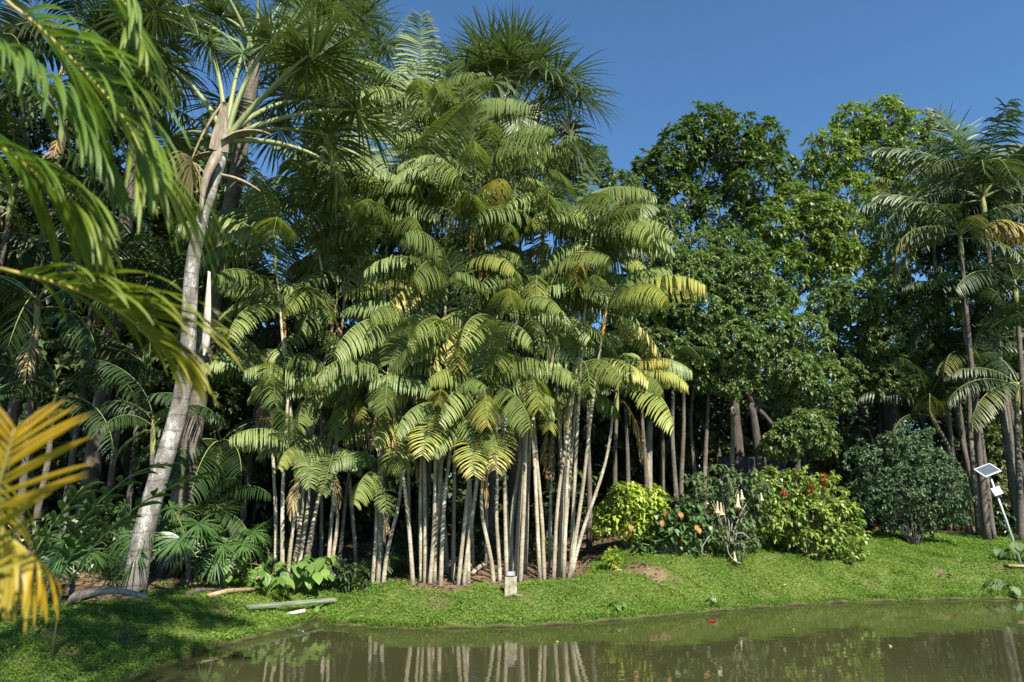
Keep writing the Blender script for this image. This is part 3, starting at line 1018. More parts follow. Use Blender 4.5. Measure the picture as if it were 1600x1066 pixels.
# cluster: (phrase for its labels, [(base px, base py, crown px, crown py, depth of crown past base, named fronds, options)])
STAND = [
    ("cluster behind the broad soft leaves", [
        (431, 907, 418, 575, 0.2, [(182, 'A', .45), (205, 'B', .35), (-60, 'C', .15)], dict(dead=1)),
        (441, 918, 443, 478, 0.5, [(176, 'B', .5), (150, 'A', .1), (20, 'H', .1), (-120, 'C', .3)], dict()),
        (449, 914, 470, 742, -0.3, [(-115, 'C', .55, .7), (-60, 'D', .2, .7)], dict(n=4, scale=.8)),
        (456, 905, 497, 612, 0.0, [(190, 'B', .3), (-30, 'B', .35), (-100, 'C', .2)], dict()),
        (463, 905, 526, 470, 0.1, [(184, 'A', .55), (-4, 'A', .6), (-95, 'C', .05)], dict(shaft='shaft_orange', n=5)),
        (471, 900, 545, 592, -0.2, [(200, 'B', .15), (-20, 'B', .12), (-75, 'C', .3)], dict(dead=1)),
        (477, 894, 585, 375, 0.3, [(178, 'A', .35), (-10, 'A', .35), (-70, 'B', .2)], dict()),
    ]),
    ("cluster of bent trunks with striped shade", [
        (502, 892, 500, 655, -0.2, [(-150, 'B', .2), (-40, 'B', .1)], dict()),
        (512, 907, 540, 420, 0.4, [(-120, 'H', .1), (165, 'A', .3)], dict()),
        (520, 905, 522, 742, -0.4, [(-78, 'D', .3, .85), (-140, 'C', .2, .8), (-20, 'C', .15, .8)], dict(n=4, scale=.85)),
        (528, 905, 562, 655, -0.3, [(-70, 'C', .95), (-155, 'B', .45), (150, 'B', .2)], dict(mat='trunk_brown', dead=1)),
    ]),
    ("cluster under the lowest spreading frond", [
        (582, 913, 594, 772, -0.5, [(-115, 'C', .5, 1.0), (-70, 'D', .3, .8), (-160, 'B', .2, .8)], dict(n=3, scale=.95)),
        (590, 915, 604, 385, 0.3, [(185, 'A', .3), (-60, 'B', .25), (10, 'H', .1)], dict()),
        (599, 914, 643, 690, -0.3, [(-125, 'C', .8), (-55, 'C', .2), (-95, 'D', .55)], dict(n=5)),
        (646, 914, 606, 585, -0.1, [(-5, 'B', .25), (-150, 'B', .2), (-80, 'C', .2)], dict(dead=2)),
    ]),
    ("middle cluster of the stand", [
        (659, 910, 650, 505, 0.0, [(-55, 'B', .75, .8), (-125, 'B', .3, .8), (0, 'C', .3)], dict(dead=1, broom=1)),
        (664, 911, 662, 330, 0.5, [(150, 'H', .15), (60, 'U', .05), (-50, 'A', .3), (185, 'A', .35)], dict()),
        (671, 914, 690, 668, -0.4, [(-100, 'D', .8), (-45, 'C', .3), (-140, 'C', .2)], dict(n=5)),
        (679, 912, 700, 430, 0.3, [(-20, 'A', .25), (-110, 'B', .35)], dict()),
        (688, 915, 718, 528, -0.2, [(-85, 'C', .85, .75), (-140, 'B', .4, .8), (-30, 'B', .2)], dict(n=5)),
        (708, 906, 712, 590, -0.4, [(-90, 'C', .25), (190, 'B', .3), (-15, 'B', .5)], dict()),
    ]),
    ("straight cluster left of the plaque stone", [
        (715, 914, 757, 606, -0.4, [(-88, 'C', .95), (-130, 'C', .5), (-40, 'C', .35)], dict(n=5)),
        (724, 915, 777, 492, -0.1, [(-75, 'B', .55), (-120, 'C', .45), (170, 'B', .6)], dict(broom=1)),
        (731, 914, 735, 350, 0.4, [(-15, 'A', .2), (-90, 'B', .35), (180, 'A', .3)], dict()),
    ]),
    ("cluster beside the stone with the plaque", [
        (771, 914, 742, 700, -0.4, [(-95, 'D', .85), (-60, 'C', .4), (-140, 'C', .4)], dict(n=4)),
        (781, 908, 770, 690, -0.5, [(-78, 'D', 1.0), (-110, 'C', .5)], dict(n=4)),
        (792, 906, 772, 392, 0.2, [(-80, 'B', .3), (160, 'A', .2)], dict(dead=1)),
        (798, 902, 818, 582, -0.3, [(-78, 'C', .65, 1.1), (-120, 'B', .35), (-25, 'B', .3)], dict()),
        (805, 906, 838, 440, 0.0, [(-92, 'C', .6, .85), (180, 'B', .3), (-20, 'B', .3)], dict(dead=1)),
        (812, 912, 850, 372, 0.2, [(-100, 'B', .7, .8), (20, 'A', .2), (175, 'A', .2)], dict()),
    ]),
    ("cluster nearest the yellow shrub", [
        (844, 908, 806, 300, 0.5, [(190, 'A', .6), (60, 'U', .05), (-20, 'H', .2)], dict()),
        (850, 906, 828, 478, 0.0, [(-90, 'C', .5), (-35, 'C', .3)], dict()),
        (858, 894, 866, 620, -0.3, [(-95, 'C', .6), (-150, 'C', .3)], dict(dead=1)),
        (864, 908, 902, 568, -0.2, [(184, 'B', .4, 1.1), (-12, 'B', .85, 1.1), (-80, 'C', .4)], dict(dead=1)),
        (872, 905, 882, 462, 0.1, [(-82, 'B', .6), (-140, 'B', .3), (0, 'A', .2)], dict()),
        (880, 908, 912, 360, 0.2, [(-85, 'D', .95, .8), (0, 'A', .15), (180, 'A', .15), (-30, 'B', .3)], dict()),
        (886, 909, 948, 478, -0.2, [(-22, 'A', .85, 1.2), (0, 'H', .2), (-60, 'B', .7)], dict(bend=-.1)),
        (889, 904, 968, 590, 0.0, [(-18, 'B', .75, 1.0), (-50, 'C', .6, 1.2), (180, 'B', .2)], dict(bend=-.15)),
        (876, 900, 915, 412, 0.3, [(178, 'A', .75), (4, 'A', .3, 1.1), (15, 'H', .15, 1.1), (-20, 'B', .5)], dict(bend=-.1)),
    ]),
]
for phrase, rows in STAND:
    for i, (bx, by, cx, cy, dy, feats, opt) in enumerate(sorted(rows, key=lambda r: r[0])):
        b = G(bx, by)
        opt = dict(opt)
        if 'mat' in opt:
            opt['mat'] = M[opt['mat']]
        lab = f"{ORD[i]} slim pale palm from the left in the {phrase}"
        c = at(cx, cy - (45 if cy > 645 else 0), b.y + dy)
        k_ = 0.68 if cy > 645 else 0.84 if cy > 560 else 0.97
        opt['scale'] = k_
        if cy > 560:
            opt.setdefault('classes', 'HABAHBU')
        if cy < 400:
            opt.setdefault('classes', 'HUAHABH')
            opt['n'] = min(opt.get('n', 4), 4)
        if i % 2 == 0:
            opt['dead'] = opt.get('dead', 0) + 1
        slim_palm(b, c, lab, feats, **opt)

# taller slim palms at the back of the stand
REAR = [
    (560, 880, 486, 335, 16.0, 'H', "slim palm behind the stand with upright fronds beside the grey leaning palm", [(150, 'H', .05), (60, 'U', .0), (175, 'A', .1), (-40, 'A', .35), (120, 'U', 0)]),
    (470, 880, 428, 385, 15.4, 'A', "slim palm at the back of the stand nearest the grey leaning trunk", [(165, 'H', .05), (20, 'H', .1), (-70, 'B', .4)]),
    (600, 880, 552, 330, 16.0, 'A', "slim palm behind the stand between the two upright leafy crowns", [(170, 'A', .2), (110, 'U', 0), (-30, 'A', .2)]),
    (640, 880, 622, 205, 16.5, 'H', "tall slim palm whose pale crown meets the drooping fan leaves", [(100, 'H', .1), (190, 'A', .15), (-60, 'B', .2), (30, 'H', .1)]),
    (690, 880, 660, 178, 17.0, 'H', "tallest slim palm, pale drooping fronds left of the spiky fan palm", [(160, 'H', .15), (0, 'H', .1), (-80, 'B', .25), (-130, 'B', .2)]),
    (740, 880, 705, 190, 16.6, 'H', "tall slim palm with pale fronds before the spiky fan palm", [(180, 'A', .2), (-20, 'A', .15), (-90, 'B', .3)]),
    (760, 880, 755, 262, 16.2, 'H', "slim palm whose fresh upright spear shows below the spiky fan palm", [(90, 'U', .2, .8), (-30, 'A', .2), (-150, 'A', .2)]),
    (700, 880, 640, 290, 15.6, 'H', "slim palm with an upright green crown above the middle of the stand", [(120, 'U', .05), (155, 'H', .05), (40, 'U', .05), (-50, 'B', .3)]),
    (820, 875, 850, 335, 15.6, 'A', "slim palm under the right edge of the spiky fan palm", [(10, 'A', .2), (-20, 'B', .3), (175, 'A', .3), (-90, 'B', .5)]),
    (880, 870, 895, 330, 15.8, 'A', "slim palm at the right shoulder of the stand against the sky", [(5, 'A', .2, 1.1), (-20, 'A', .3), (-60, 'B', .2)]),
    (890, 868, 925, 365, 15.2, 'A', "slim palm reaching farthest right beside the broadleaf trees", [(0, 'A', .25, 1.0), (-20, 'B', .3), (15, 'H', .1), (-45, 'B', .45)]),
    (800, 872, 742, 275, 15.4, 'H', "slim palm with arching fronds in the upper middle of the stand", [(-15, 'A', .3), (170, 'A', .15), (-90, 'B', .3)]),
]
for bx, by, cx, cy, Y, c, lab, feats in REAR:
    p = at(bx, by, Y)
    base = Vector((p.x, Y, ground(p.x, Y)))
    slim_palm(base, at(cx, cy, Y - 0.8), lab, feats, n=5, scale=1.12 if cx < 800 else .92, fr=FR_BACK, classes="HAUBAC" if cx < 800 else "ABACAB", yel=0.02, group="taller slim palms at the back of the stand")

# ------------------------------------------------------------------ fan palms
FANS = {}
for k, (e0, e1, tb, dr) in {'up': (82, 66, -20, .18), 'mid': (62, 34, -32, .3), 'low': (40, 2, -40, .36), 'hang': (15, -35, -40, .34)}.items():
    FANS[k] = []
    for s in range(3):
        mb = MB()
        fan(mb, 2.3 * rs.uniform(.9, 1.1), e0 + rs.uniform(-5, 5), e1 + rs.uniform(-6, 6), 1.45, 60, 165, dr, tb, rs, 0.062, 0.055)
        FANS[k].append(mb.mesh("fan_leaf", [M['fanleaf'], M['petiole']]))
mb = MB()
fan(mb, 1.25, -62, -80, .9, 80, 100, 0.9, -5, rs, 0.03, 0.03)
DEADFAN = mb.mesh("dead_fan_leaf", [M['straw'], M['drystalk']])


def stub(L, e0, e1, w, mat):
    """the boat-shaped base of a broken leaf stalk"""
    P = arch(L, e0, e1, 10)
    T = unit(np.gradient(P, axis=0))
    S = np.array([0, 1.0, 0])
    Nn = np.cross(T, S)
    wd = np.interp(np.linspace(0, 1, 10), [0, .3, .75, 1], [1.0, .85, .45, .3]) * w
    rows = []
    for a, dep in ((-1, 0), (-.6, -.35), (0, -.5), (.6, -.35), (1, 0), (.5, -.12), (0, -.22), (-.5, -.12)):
        rows.append(P + S * (a * wd / 2)[:, None] - Nn * (dep * wd * 0.8)[:, None])
    V = np.stack(rows, 1).reshape(-1, 3)
    F = []
    for i in range(9):
        for k in range(8):
            k2 = (k + 1) % 8
            F.append((i * 8 + k, i * 8 + k2, (i + 1) * 8 + k2, (i + 1) * 8 + k))
    c = len(V)
    V = np.vstack([V, P[-1]])
    F += [(9 * 8 + k, 9 * 8 + (k + 1) % 8, c, c) for k in range(8)]
    return MB().add(V, F, None, 0, True)


def fan_palm(base, crown, label, rows, r0, r1, mat, scale=1.0, bend=0.0, n=18):
    root = thing("fan_palm", label, "palm", base)
    slim_trunk(root, base, crown, r0, r1, mat, bend, sides=14, n=n)
    c = Vector(crown) - Vector(base)
    for az, k, sc, y in rows:
        put("fan_leaf", pick(FANS[k]), root, c + Vector((0, 0, random.uniform(-.1, .15))), math.radians(az), sc * scale, (random.uniform(-.1, .1), 0), (y, 0, 0, 1))
    return root, c


b = G(208, 930)
cr = at(352, 225, b.y - 0.1)
big, c = fan_palm(b, cr, "large grey leaning fan palm with ringed trunk and broken leaf bases, at the left bank",
                  [(178, 'mid', 1.1, 0), (165, 'up', 1.15, 0), (100, 'up', 1.1, 0), (20, 'up', 1.15, 0), (-2, 'mid', 1.1, .1), (14, 'low', 1.1, .1), (-14, 'mid', 1.15, 0),
                   (8, 'hang', 1.05, .2), (60, 'mid', 1.1, 0), (150, 'low', .95, 0), (40, 'low', 1.1, 0), (120, 'mid', 1.1, 0)], 0.175, 0.105, M['trunk_big'], 1.0, 0.06, 22)
stub(0.95, 45, -25, 0.30, M).link("leaf_base", M['sheath'], big, c + Vector((0.05, -0.1, -0.05)))
o = stub(1.3, -66, -96, 0.36, M).link("leaf_base", M['sheath'], big, c + Vector((-0.02, -0.14, -0.35)))
o.rotation_euler.z = math.radians(-130)
o = stub(0.95, -12, -38, 0.20, M).link("leaf_base", M['sheath'], big, c + Vector((0.05, -0.1, -0.78)))
o.rotation_euler.z = math.radians(-12)
o = stub(0.7, 10, -30, 0.20, M).link("leaf_base", M['sheath'], big, c + Vector((-0.05, -0.1, -0.3)))
o.rotation_euler.z = math.radians(175)
o = stub(1.0, 86, 80, 0.36, M).link("leaf_base", M['sheath'], big, c + Vector((-0.02, -0.2, -0.25)))
o.rotation_euler.z = math.radians(-60)
put("dead_fan_leaf", DEADFAN, big, c + Vector((-.02, -.25, .75)), math.radians(-172), 1.1)
# pale strip of torn sheath hanging by the trunk
pts = [at(327, 425, b.y - .28) - b, at(325, 470, b.y - .3) - b, at(323, 515, b.y - .3) - b, at(319, 556, b.y - .28) - b]
P = spline(pts, 12)
wd = np.interp(np.linspace(0, 1, 12), [0, .4, .8, 1], [.05, .12, .15, .02])
V = np.stack([P + np.array([-.5, 0, 0]) * wd[:, None], P + np.array([0, -.06, 0]), P + np.array([.5, 0, 0]) * wd[:, None]], 1).reshape(-1, 3)
F = [(i * 3 + k, i * 3 + k + 1, i * 3 + k + 4, i * 3 + k + 3) for i in range(11) for k in range(2)]
MB().add(V, F, None, 0, True).link("torn_sheath", solid("pale_sheath", [(0.3, (0.26, 0.22, 0.17)), (0.7, (0.52, 0.48, 0.40))], 5, 0.8, stretch=(5, 5, .5)), big)

p = at(275, 800, 14.6)
fan_palm(Vector((p.x, 14.6, ground(p.x, 14.6))), at(400, 90, 15.6), "dark brown fan palm trunk in shade just behind the grey leaning palm",
         [(a, k, 1.15, 0) for a, k in ((0, 'mid'), (50, 'up'), (100, 'mid'), (150, 'mid'), (190, 'low'), (230, 'mid'), (290, 'up'), (330, 'low'), (20, 'low'), (-40, 'hang'), (-10, 'hang'))],
         0.22, 0.16, M['trunk_brown'])
fan_palm(Vector((0.2, 20, ground(0.2, 20))), at(790, 225, 20), "tall spiky fan palm whose crown tops the stand against the blue sky",
         [(i * 360 / 12 + 8, 'up', 1.0, .0) for i in range(12)] + [(i * 360 / 13, 'mid', 1.05, .05) for i in range(13)] + [(i * 360 / 9 + 20, 'low', 1.0, .1) for i in range(9)]
         + [(i * 360 / 7 - 30, 'hang', .95, .25) for i in range(7)], 0.25, 0.2, M['trunk_brown'], 1.12)
fan_palm(Vector((-5.2, 18, ground(-5.2, 18))), at(520, 150, 18), "fan palm with hanging grey green leaves between leaning palm and stand",
         [(i * 360 / 6 + 8, 'up', 1.0, .0) for i in range(6)] + [(i * 360 / 7, 'mid', 1.05, .05) for i in range(7)] + [(i * 360 / 8 + 20, 'low', 1.0, .1) for i in range(8)]
         + [(i * 360 / 6 - 30, 'hang', 1.0, .2) for i in range(6)], 0.22, 0.18, M['trunk_brown'])
fan_palm(Vector((-11.5, 19, ground(-11.5, 19))), at(240, 40, 19), "dark fan palm filling the top corner behind the leaning palm",
         [(i * 360 / 6 + 8, 'up', 1.1, .0) for i in range(6)] + [(i * 360 / 8, 'mid', 1.15, .05) for i in range(8)] + [(i * 360 / 8 + 20, 'low', 1.1, .1) for i in range(8)],
         0.22, 0.18, M['trunk_brown'])

# ------------------------------------------------------------------ dark feather palms of the left wood
LEFT = [
    (100, 185, 15.5, 1.1, "dark feather palm with two pale shining fronds high in the left wood", [(-5, 'A', .1), (178, 'A', .0), (-20, 'B', .1), (15, 'A', .1)], 3),
    (20, 300, 15.0, 1.15, "dark feather palm behind the near blurred fronds at the left edge", [(-10, 'A', .0), (-40, 'B', 0), (10, 'B', 0)], 6),
    (130, 60, 17.5, 1.2, "feather palm high behind the blurred frond tips", [(0, 'A', .0), (20, 'H', 0), (-30, 'B', .1)], 7),
    (60, 470, 14.5, 1.0, "low dark feather palm under the left wood with drooping fronds", [(-10, 'B', 0), (-60, 'C', 0), (170, 'B', 0)], 6),
    (150, 420, 16.5, 1.0, "feather palm in deep shade left of the grey leaning trunk", [(-20, 'A', 0), (-90, 'B', .1)], 6),
    (225, 560, 15.5, .75, "young feather palm with a lit frond beside the grey leaning trunk", [(-15, 'A', .05), (190, 'A', .05), (-60, 'B', 0)], 5),
    (240, 660, 14.8, .65, "small feather palm in the dark behind the leaning trunk base", [(-20, 'A', 0), (175, 'A', 0)], 5),
    (90, 610, 15.2, .9, "dark feather palm low behind the golden near frond", [(-20, 'B', 0), (0, 'A', 0)], 5),
    (345, 690, 15.6, .7, "low palm with drooping fronds left of the stand's first cluster", [(-80, 'C', .1, 1.1), (-110, 'C', .15), (180, 'B', 0), (-40, 'C', .1)], 4),
    (230, 420, 17.5, 1.05, "feather palm behind the dark trunk in the left wood", [(-20, 'A', .0), (-70, 'B', .1)], 7),
    (330, 480, 17.0, .95, "shaded feather palm seen between leaning trunk and stand", [(-20, 'A', .0), (-90, 'B', .1), (170, 'A', 0)], 6),
    (-60, 120, 16.5, 1.3, "large dark feather palm half outside the left edge", [(-5, 'A', .0), (20, 'H', 0), (-40, 'B', 0)], 6),
    (430, 440, 18.0, .9, "shaded feather palm behind the first slim cluster, above its crowns", [(180, 'A', 0), (0, 'A', 0)], 6),
    (520, 540, 17.2, .85, "shaded feather palm behind the orange crownshaft", [(180, 'A', 0), (-10, 'A', 0)], 6),
    (600, 460, 18.4, .95, "shaded feather palm behind the splayed cluster's tall crowns", [(190, 'A', 0), (0, 'A', 0)], 6),
    (690, 430, 18.8, .95, "shaded feather palm behind the middle of the stand", [(180, 'A', 0), (10, 'A', 0)], 6),
    (770, 560, 18.0, .85, "low shaded feather palm behind the straight trunks", [(180, 'B', 0), (0, 'A', 0)], 6),
    (870, 480, 18.6, .9, "shaded feather palm behind the end cluster by the yellow shrub", [(180, 'A', 0), (0, 'A', 0)], 6),
    (600, 640, 16.8, .75, "low shaded feather palm in the dark behind the splayed trunks", [(180, 'B', 0), (0, 'B', 0)], 6),
    (920, 600, 18.4, .8, "shaded feather palm in the gap between stand and broadleaf trees", [(180, 'B', 0), (0, 'A', 0)], 6),
    (325, 800, 14.8, .5, "small palm with a pale frond low beside the first cluster of slim trunks", [(-100, 'C', .3, 1.0), (180, 'B', .2), (0, 'C', .2)], 3),
]
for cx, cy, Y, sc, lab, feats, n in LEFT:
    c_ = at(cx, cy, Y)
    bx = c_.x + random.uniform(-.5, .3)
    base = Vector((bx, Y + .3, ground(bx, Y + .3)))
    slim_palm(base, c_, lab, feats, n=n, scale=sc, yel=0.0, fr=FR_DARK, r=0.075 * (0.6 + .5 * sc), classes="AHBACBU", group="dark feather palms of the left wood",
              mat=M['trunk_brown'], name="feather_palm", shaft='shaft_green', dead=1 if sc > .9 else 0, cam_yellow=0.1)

# ------------------------------------------------------------------ palms on the right
RIGHT = [
    (1535, 305, 20.5, 1.2, FR_ROYAL, "tall plumed palm with long swept fronds at the right edge", [(60, 'H', 0, 1.1), (100, 'U', 0, 1.1), (130, 'U', 0), (20, 'H', .1, 1.1), (10, 'A', .1), (-20, 'B', .1), (170, 'B', .1), (160, 'H', 0), (150, 'A', .1), (-70, 'A', .1), (-110, 'B', .15), (40, 'H', 0), (80, 'H', 0)], 9),
    (1600, 335, 22.5, 1.2, FR_ROYAL, "second plumed palm cut by the right edge, behind the taller one", [(170, 'A', 0, 1.1), (150, 'H', 0, 1.1), (190, 'B', .1, 1.1), (110, 'U', 0)], 9),
    (1455, 345, 23.5, .95, FR_ROYAL, "plumed palm set back between fresh green tree and plumed palms", [(170, 'A', 0), (0, 'A', 0), (120, 'H', 0), (60, 'H', 0)], 8),
    (1500, 365, 19.5, .78, FR_ROYAL, "palm with tightly curled ageing fronds below the plumed palm", [(180, 'B', .35, 1.0), (165, 'C', .5), (0, 'B', .75), (-20, 'B', .85), (110, 'A', .1)], 5),
    (1585, 440, 20.0, .95, FR_DARK, "dark feather palm at the right edge above the solar lamp", [(180, 'A', .0), (200, 'B', .05), (170, 'B', .0)], 6),
    (1505, 470, 20.5, .75, FR_DARK, "small dark palm amid the glossy trees near the right edge", [(190, 'A', 0), (-80, 'B', .1), (0, 'A', 0)], 5),
    (1590, 600, 19.5, .85, FR_DARK, "low palm with a yellow tipped frond at the right edge", [(195, 'C', .5), (180, 'B', .2), (-90, 'C', .2)], 5),
]
for cx, cy, Y, sc, fr, lab, feats, n in RIGHT:
    c_ = at(cx, cy, Y)
    bx = c_.x * 0.985 - .1
    base = Vector((bx, Y + .5, ground(bx, Y + .5)))
    slim_palm(base, c_, lab, feats, n=n, scale=sc, yel=0.04, fr=fr, r=0.10 * (0.5 + .5 * sc), classes="HABACBH", group="palms at the right edge",
              mat=M['trunk_brown'], name="feather_palm", shaft='shaft_green', cam_yellow=0.15)
# slim trunks standing in shade behind the shrubs
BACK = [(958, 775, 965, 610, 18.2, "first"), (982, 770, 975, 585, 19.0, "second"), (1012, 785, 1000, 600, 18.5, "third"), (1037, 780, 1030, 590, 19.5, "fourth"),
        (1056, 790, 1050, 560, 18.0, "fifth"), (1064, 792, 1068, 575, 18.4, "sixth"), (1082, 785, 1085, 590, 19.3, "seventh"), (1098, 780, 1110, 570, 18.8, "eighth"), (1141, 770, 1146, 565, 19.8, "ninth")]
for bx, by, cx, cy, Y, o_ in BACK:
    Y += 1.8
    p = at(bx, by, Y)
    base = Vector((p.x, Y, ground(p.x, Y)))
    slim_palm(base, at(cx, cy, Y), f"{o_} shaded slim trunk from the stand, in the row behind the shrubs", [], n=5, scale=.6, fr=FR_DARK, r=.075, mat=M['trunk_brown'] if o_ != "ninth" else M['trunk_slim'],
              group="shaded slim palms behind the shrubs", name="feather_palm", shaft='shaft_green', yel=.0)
LEAN = [(1512, 790, 1450, 640, 18.0, "leftmost"), (1528, 795, 1480, 560, 18.6, "second from left"), (1545, 800, 1520, 560, 17.6, "third from left"), (1590, 800, 1560, 520, 18.2, "rightmost")]
for bx, by, cx, cy, Y, o_ in LEAN:
    Y += 3.2
    p = at(bx, by, Y)
    base = Vector((p.x, Y, ground(p.x, Y)))
    slim_palm(base, at(cx, cy, Y), f"{o_} leaning grey trunk among those behind the solar lamp", [], n=9, scale=.8, fr=FR_DARK, r=.085, mat=M['trunk_brown'],
              group="leaning palms behind the solar lamp", name="feather_palm", shaft='shaft_green', yel=.0)


# ------------------------------------------------------------------ broadleaf trees
def tree(label, lobes_px, Y, base_px, base_py, leaf, per, nleaf, ll, lw, trunk_r=0.16, bark='bark', spread=(40, 85), droop=.2, upb=.5, shell=.4, hang=0.0,
         name="broadleaf_tree", cat="tree", group=None, twig=0.08, forks=6, jitY=0.6, fork_py=None, flat=1.0, limb=None):
    p = at(base_px, base_py, Y)
    base = Vector((p.x, Y, ground(p.x, Y)))
    root = thing(name, label, cat, base, group)
    lobes = []
    for (px, py, r) in lobes_px:
        R = wr(r, Y) * 1.1
        lobes.append((at(px, py, Y + random.uniform(-1, 1) * jitY * R) - base, R))
    rng = np.random.default_rng(int(Y * 100 + base_px))
    V, F, C = leafcloud(lobes, per, nleaf, ll, lw, spread, droop, upb, shell, twig, rng, hang=hang, flat=flat)
    MB().add(V, F, C).link("crown", M[leaf], root)
    mb = MB()
    cen = Vector(np.mean([list(c) for c, r in lobes], axis=0))
    top = max(c.z for c, r in lobes)
    low = min(c.z - r for c, r in lobes)
    fz = (at(base_px, fork_py, Y).z - base.z) if fork_py else max(0.25 * top, min(low, 0.5 * top))
    fork = Vector((cen.x * 0.35, cen.y * 0.3, fz))
    P = bez((0, 0, -.2), (fork.x * .3, 0, fz * .55), fork, 10)
    V, F = tube(P, np.interp(np.linspace(0, 1, 10), [0, .1, 1], [trunk_r * 1.5, trunk_r * 1.1, trunk_r * .62]), 10, wobble=.05)
    mb.add(V, F, None, 0, True)
    mb.link("trunk", M[bark], root)
    mb = MB()
    nodes = [(fork, trunk_r * .62)]
    for c, r in sorted(lobes, key=lambda q: (q[0] - fork).length):
        far = (c - fork).length
        st0, r_st = min(nodes, key=lambda q: (c - q[0]).length + .35 * (q[0] - fork).length)
        mid = (st0 + c) / 2 + Vector((random.uniform(-.25, .25), random.uniform(-.25, .25), -.10 * (c - st0).length + random.uniform(0, .3)))
        P = bez(st0, mid, c, 8)
        r_e = max(r_st * .5, trunk_r * .1)
        nodes += [(Vector(P[4]), r_st * .72), (Vector(c), r_e)]
        V, F = tube(P, np.linspace(r_st * .85, r_e, 8), 6, wobble=.06)
        mb.add(V, F, None, 0, True)
        for k in range(forks):
            u = Vector((random.gauss(0, 1), random.gauss(0, 1), random.gauss(.4, 1))).normalized()
            st = Vector(P[random.randrange(4, 8)])
            e = Vector(c) + u * r * random.uniform(.75, .98)
            Q = bez(st, (st + e) / 2 + Vector((0, 0, -.06 * r)), e, 5)
            V, F = tube(Q, np.linspace(trunk_r * .16, trunk_r * .04, 5), 4)
            mb.add(V, F, None, 0, True)
    mb.link("limbs", M[limb or bark], root)
    return root


tree("tall broadleaf tree with dark whorled leaves and pale limbs against the sky",
     [(1105, 205, 42), (1070, 235, 40), (1150, 222, 42), (1195, 225, 36), (1215, 262, 28), (1035, 270, 36), (1110, 270, 50), (1180, 285, 46), (1010, 262, 22), (1060, 320, 40), (1125, 340, 36), (1000, 300, 20), (1165, 330, 30)],
     24, 1155, 740, 'whorl', 105, 9, .31, .115, .22, 'bark', (50, 90), .12, .7, .5, fork_py=400, limb='bark_pale')
tree("broad fresh green tree crown beside the plumed palm, against the sky",
     [(1335, 198, 36), (1385, 188, 36), (1430, 205, 34), (1300, 240, 38), (1355, 250, 50), (1420, 262, 48), (1272, 262, 22), (1325, 310, 46), (1395, 325, 50), (1445, 320, 34), (1270, 300, 30), (1340, 380, 40), (1400, 400, 40)],
     26, 1395, 740, 'lime', 115, 9, .30, .105, .26, 'bark', (45, 90), .15, .6, .5, fork_py=440, limb='bark_pale')
tree("rounded light green tree in front between the two tall broadleaf crowns",
     [(1240, 325, 38), (1285, 338, 36), (1205, 352, 34), (1255, 380, 44), (1305, 392, 36), (1180, 385, 30), (1225, 420, 40), (1290, 430, 36), (1330, 400, 20)],
     22.5, 1240, 740, 'lime', 190, 10, .26, .085, .16, 'bark', (50, 90), .2, .6, .42)
tree("spreading tree with small glossy leaves and low hanging boughs behind the trumpet shrub",
     [(1075, 430, 42), (1120, 420, 40), (1160, 470, 46), (1105, 490, 48), (1060, 480, 36), (1200, 520, 46), (1150, 540, 44), (1085, 555, 40), (1050, 580, 26), (1235, 580, 36), (1205, 470, 40), (1260, 520, 34), (1110, 590, 28),
      (1232, 640, 36), (1262, 672, 34), (1225, 690, 30), (1285, 695, 22), (1195, 600, 26), (1255, 600, 30), (1045, 400, 28), (1010, 470, 34), (1020, 540, 34), (1000, 590, 24), (1140, 600, 26), (1290, 590, 30), (1170, 430, 34)],
     20.3, 1195, 770, 'glossy', 380, 8, .15, .082, .16, 'bark', (62, 100), .18, .7, .6, flat=.8, fork_py=630)
tree("wide dark tree with glossy leaves and a thick short trunk behind the round bush",
     [(1335, 470, 42), (1385, 455, 44), (1430, 490, 44), (1475, 480, 34), (1330, 530, 46), (1390, 530, 50), (1445, 560, 46), (1500, 545, 34), (1345, 590, 36), (1400, 600, 34), (1295, 480, 34), (1290, 560, 36), (1540, 550, 30), (1490, 600, 32), (1300, 625, 28), (1455, 620, 26)],
     21.8, 1405, 760, 'glossy', 330, 8, .16, .085, .26, 'bark', (62, 100), .18, .7, .6, flat=.8, fork_py=610)
tree("thin pale limbed tree between the tall whorled tree and the palms",
     [(1040, 350, 34), (1010, 400, 34), (1050, 420, 34), (985, 340, 30), (1100, 385, 34), (975, 290, 26), (1000, 320, 28), (1140, 385, 30), (1170, 400, 30)], 21.5, 1010, 760, 'glossy', 380, 8, .15, .075, .12, 'bark_pale', (62, 100), .18, .7, .6, flat=.8)
tree("leafy tree glimpsed behind the right edge palms",
     [(1590, 400, 40), (1560, 460, 40), (1600, 520, 45), (1540, 400, 40), (1490, 420, 40), (1470, 380, 36), (1590, 330, 34), (1520, 500, 30), (1480, 330, 34), (1525, 355, 36), (1560, 320, 32), (1450, 375, 34), (1605, 280, 30)], 24, 1600, 790, 'whorl', 170, 9, .24, .09, .18, 'bark', (50, 90), .2, .5, .4)
tree("small dark tree behind the spiky fan palm's right side",
     [(905, 240, 24), (930, 250, 22), (880, 255, 24), (950, 275, 20), (900, 280, 26)], 24, 930, 760, 'whorl', 170, 9, .2, .09, .14, 'bark', (50, 90), .2, .5, .4)

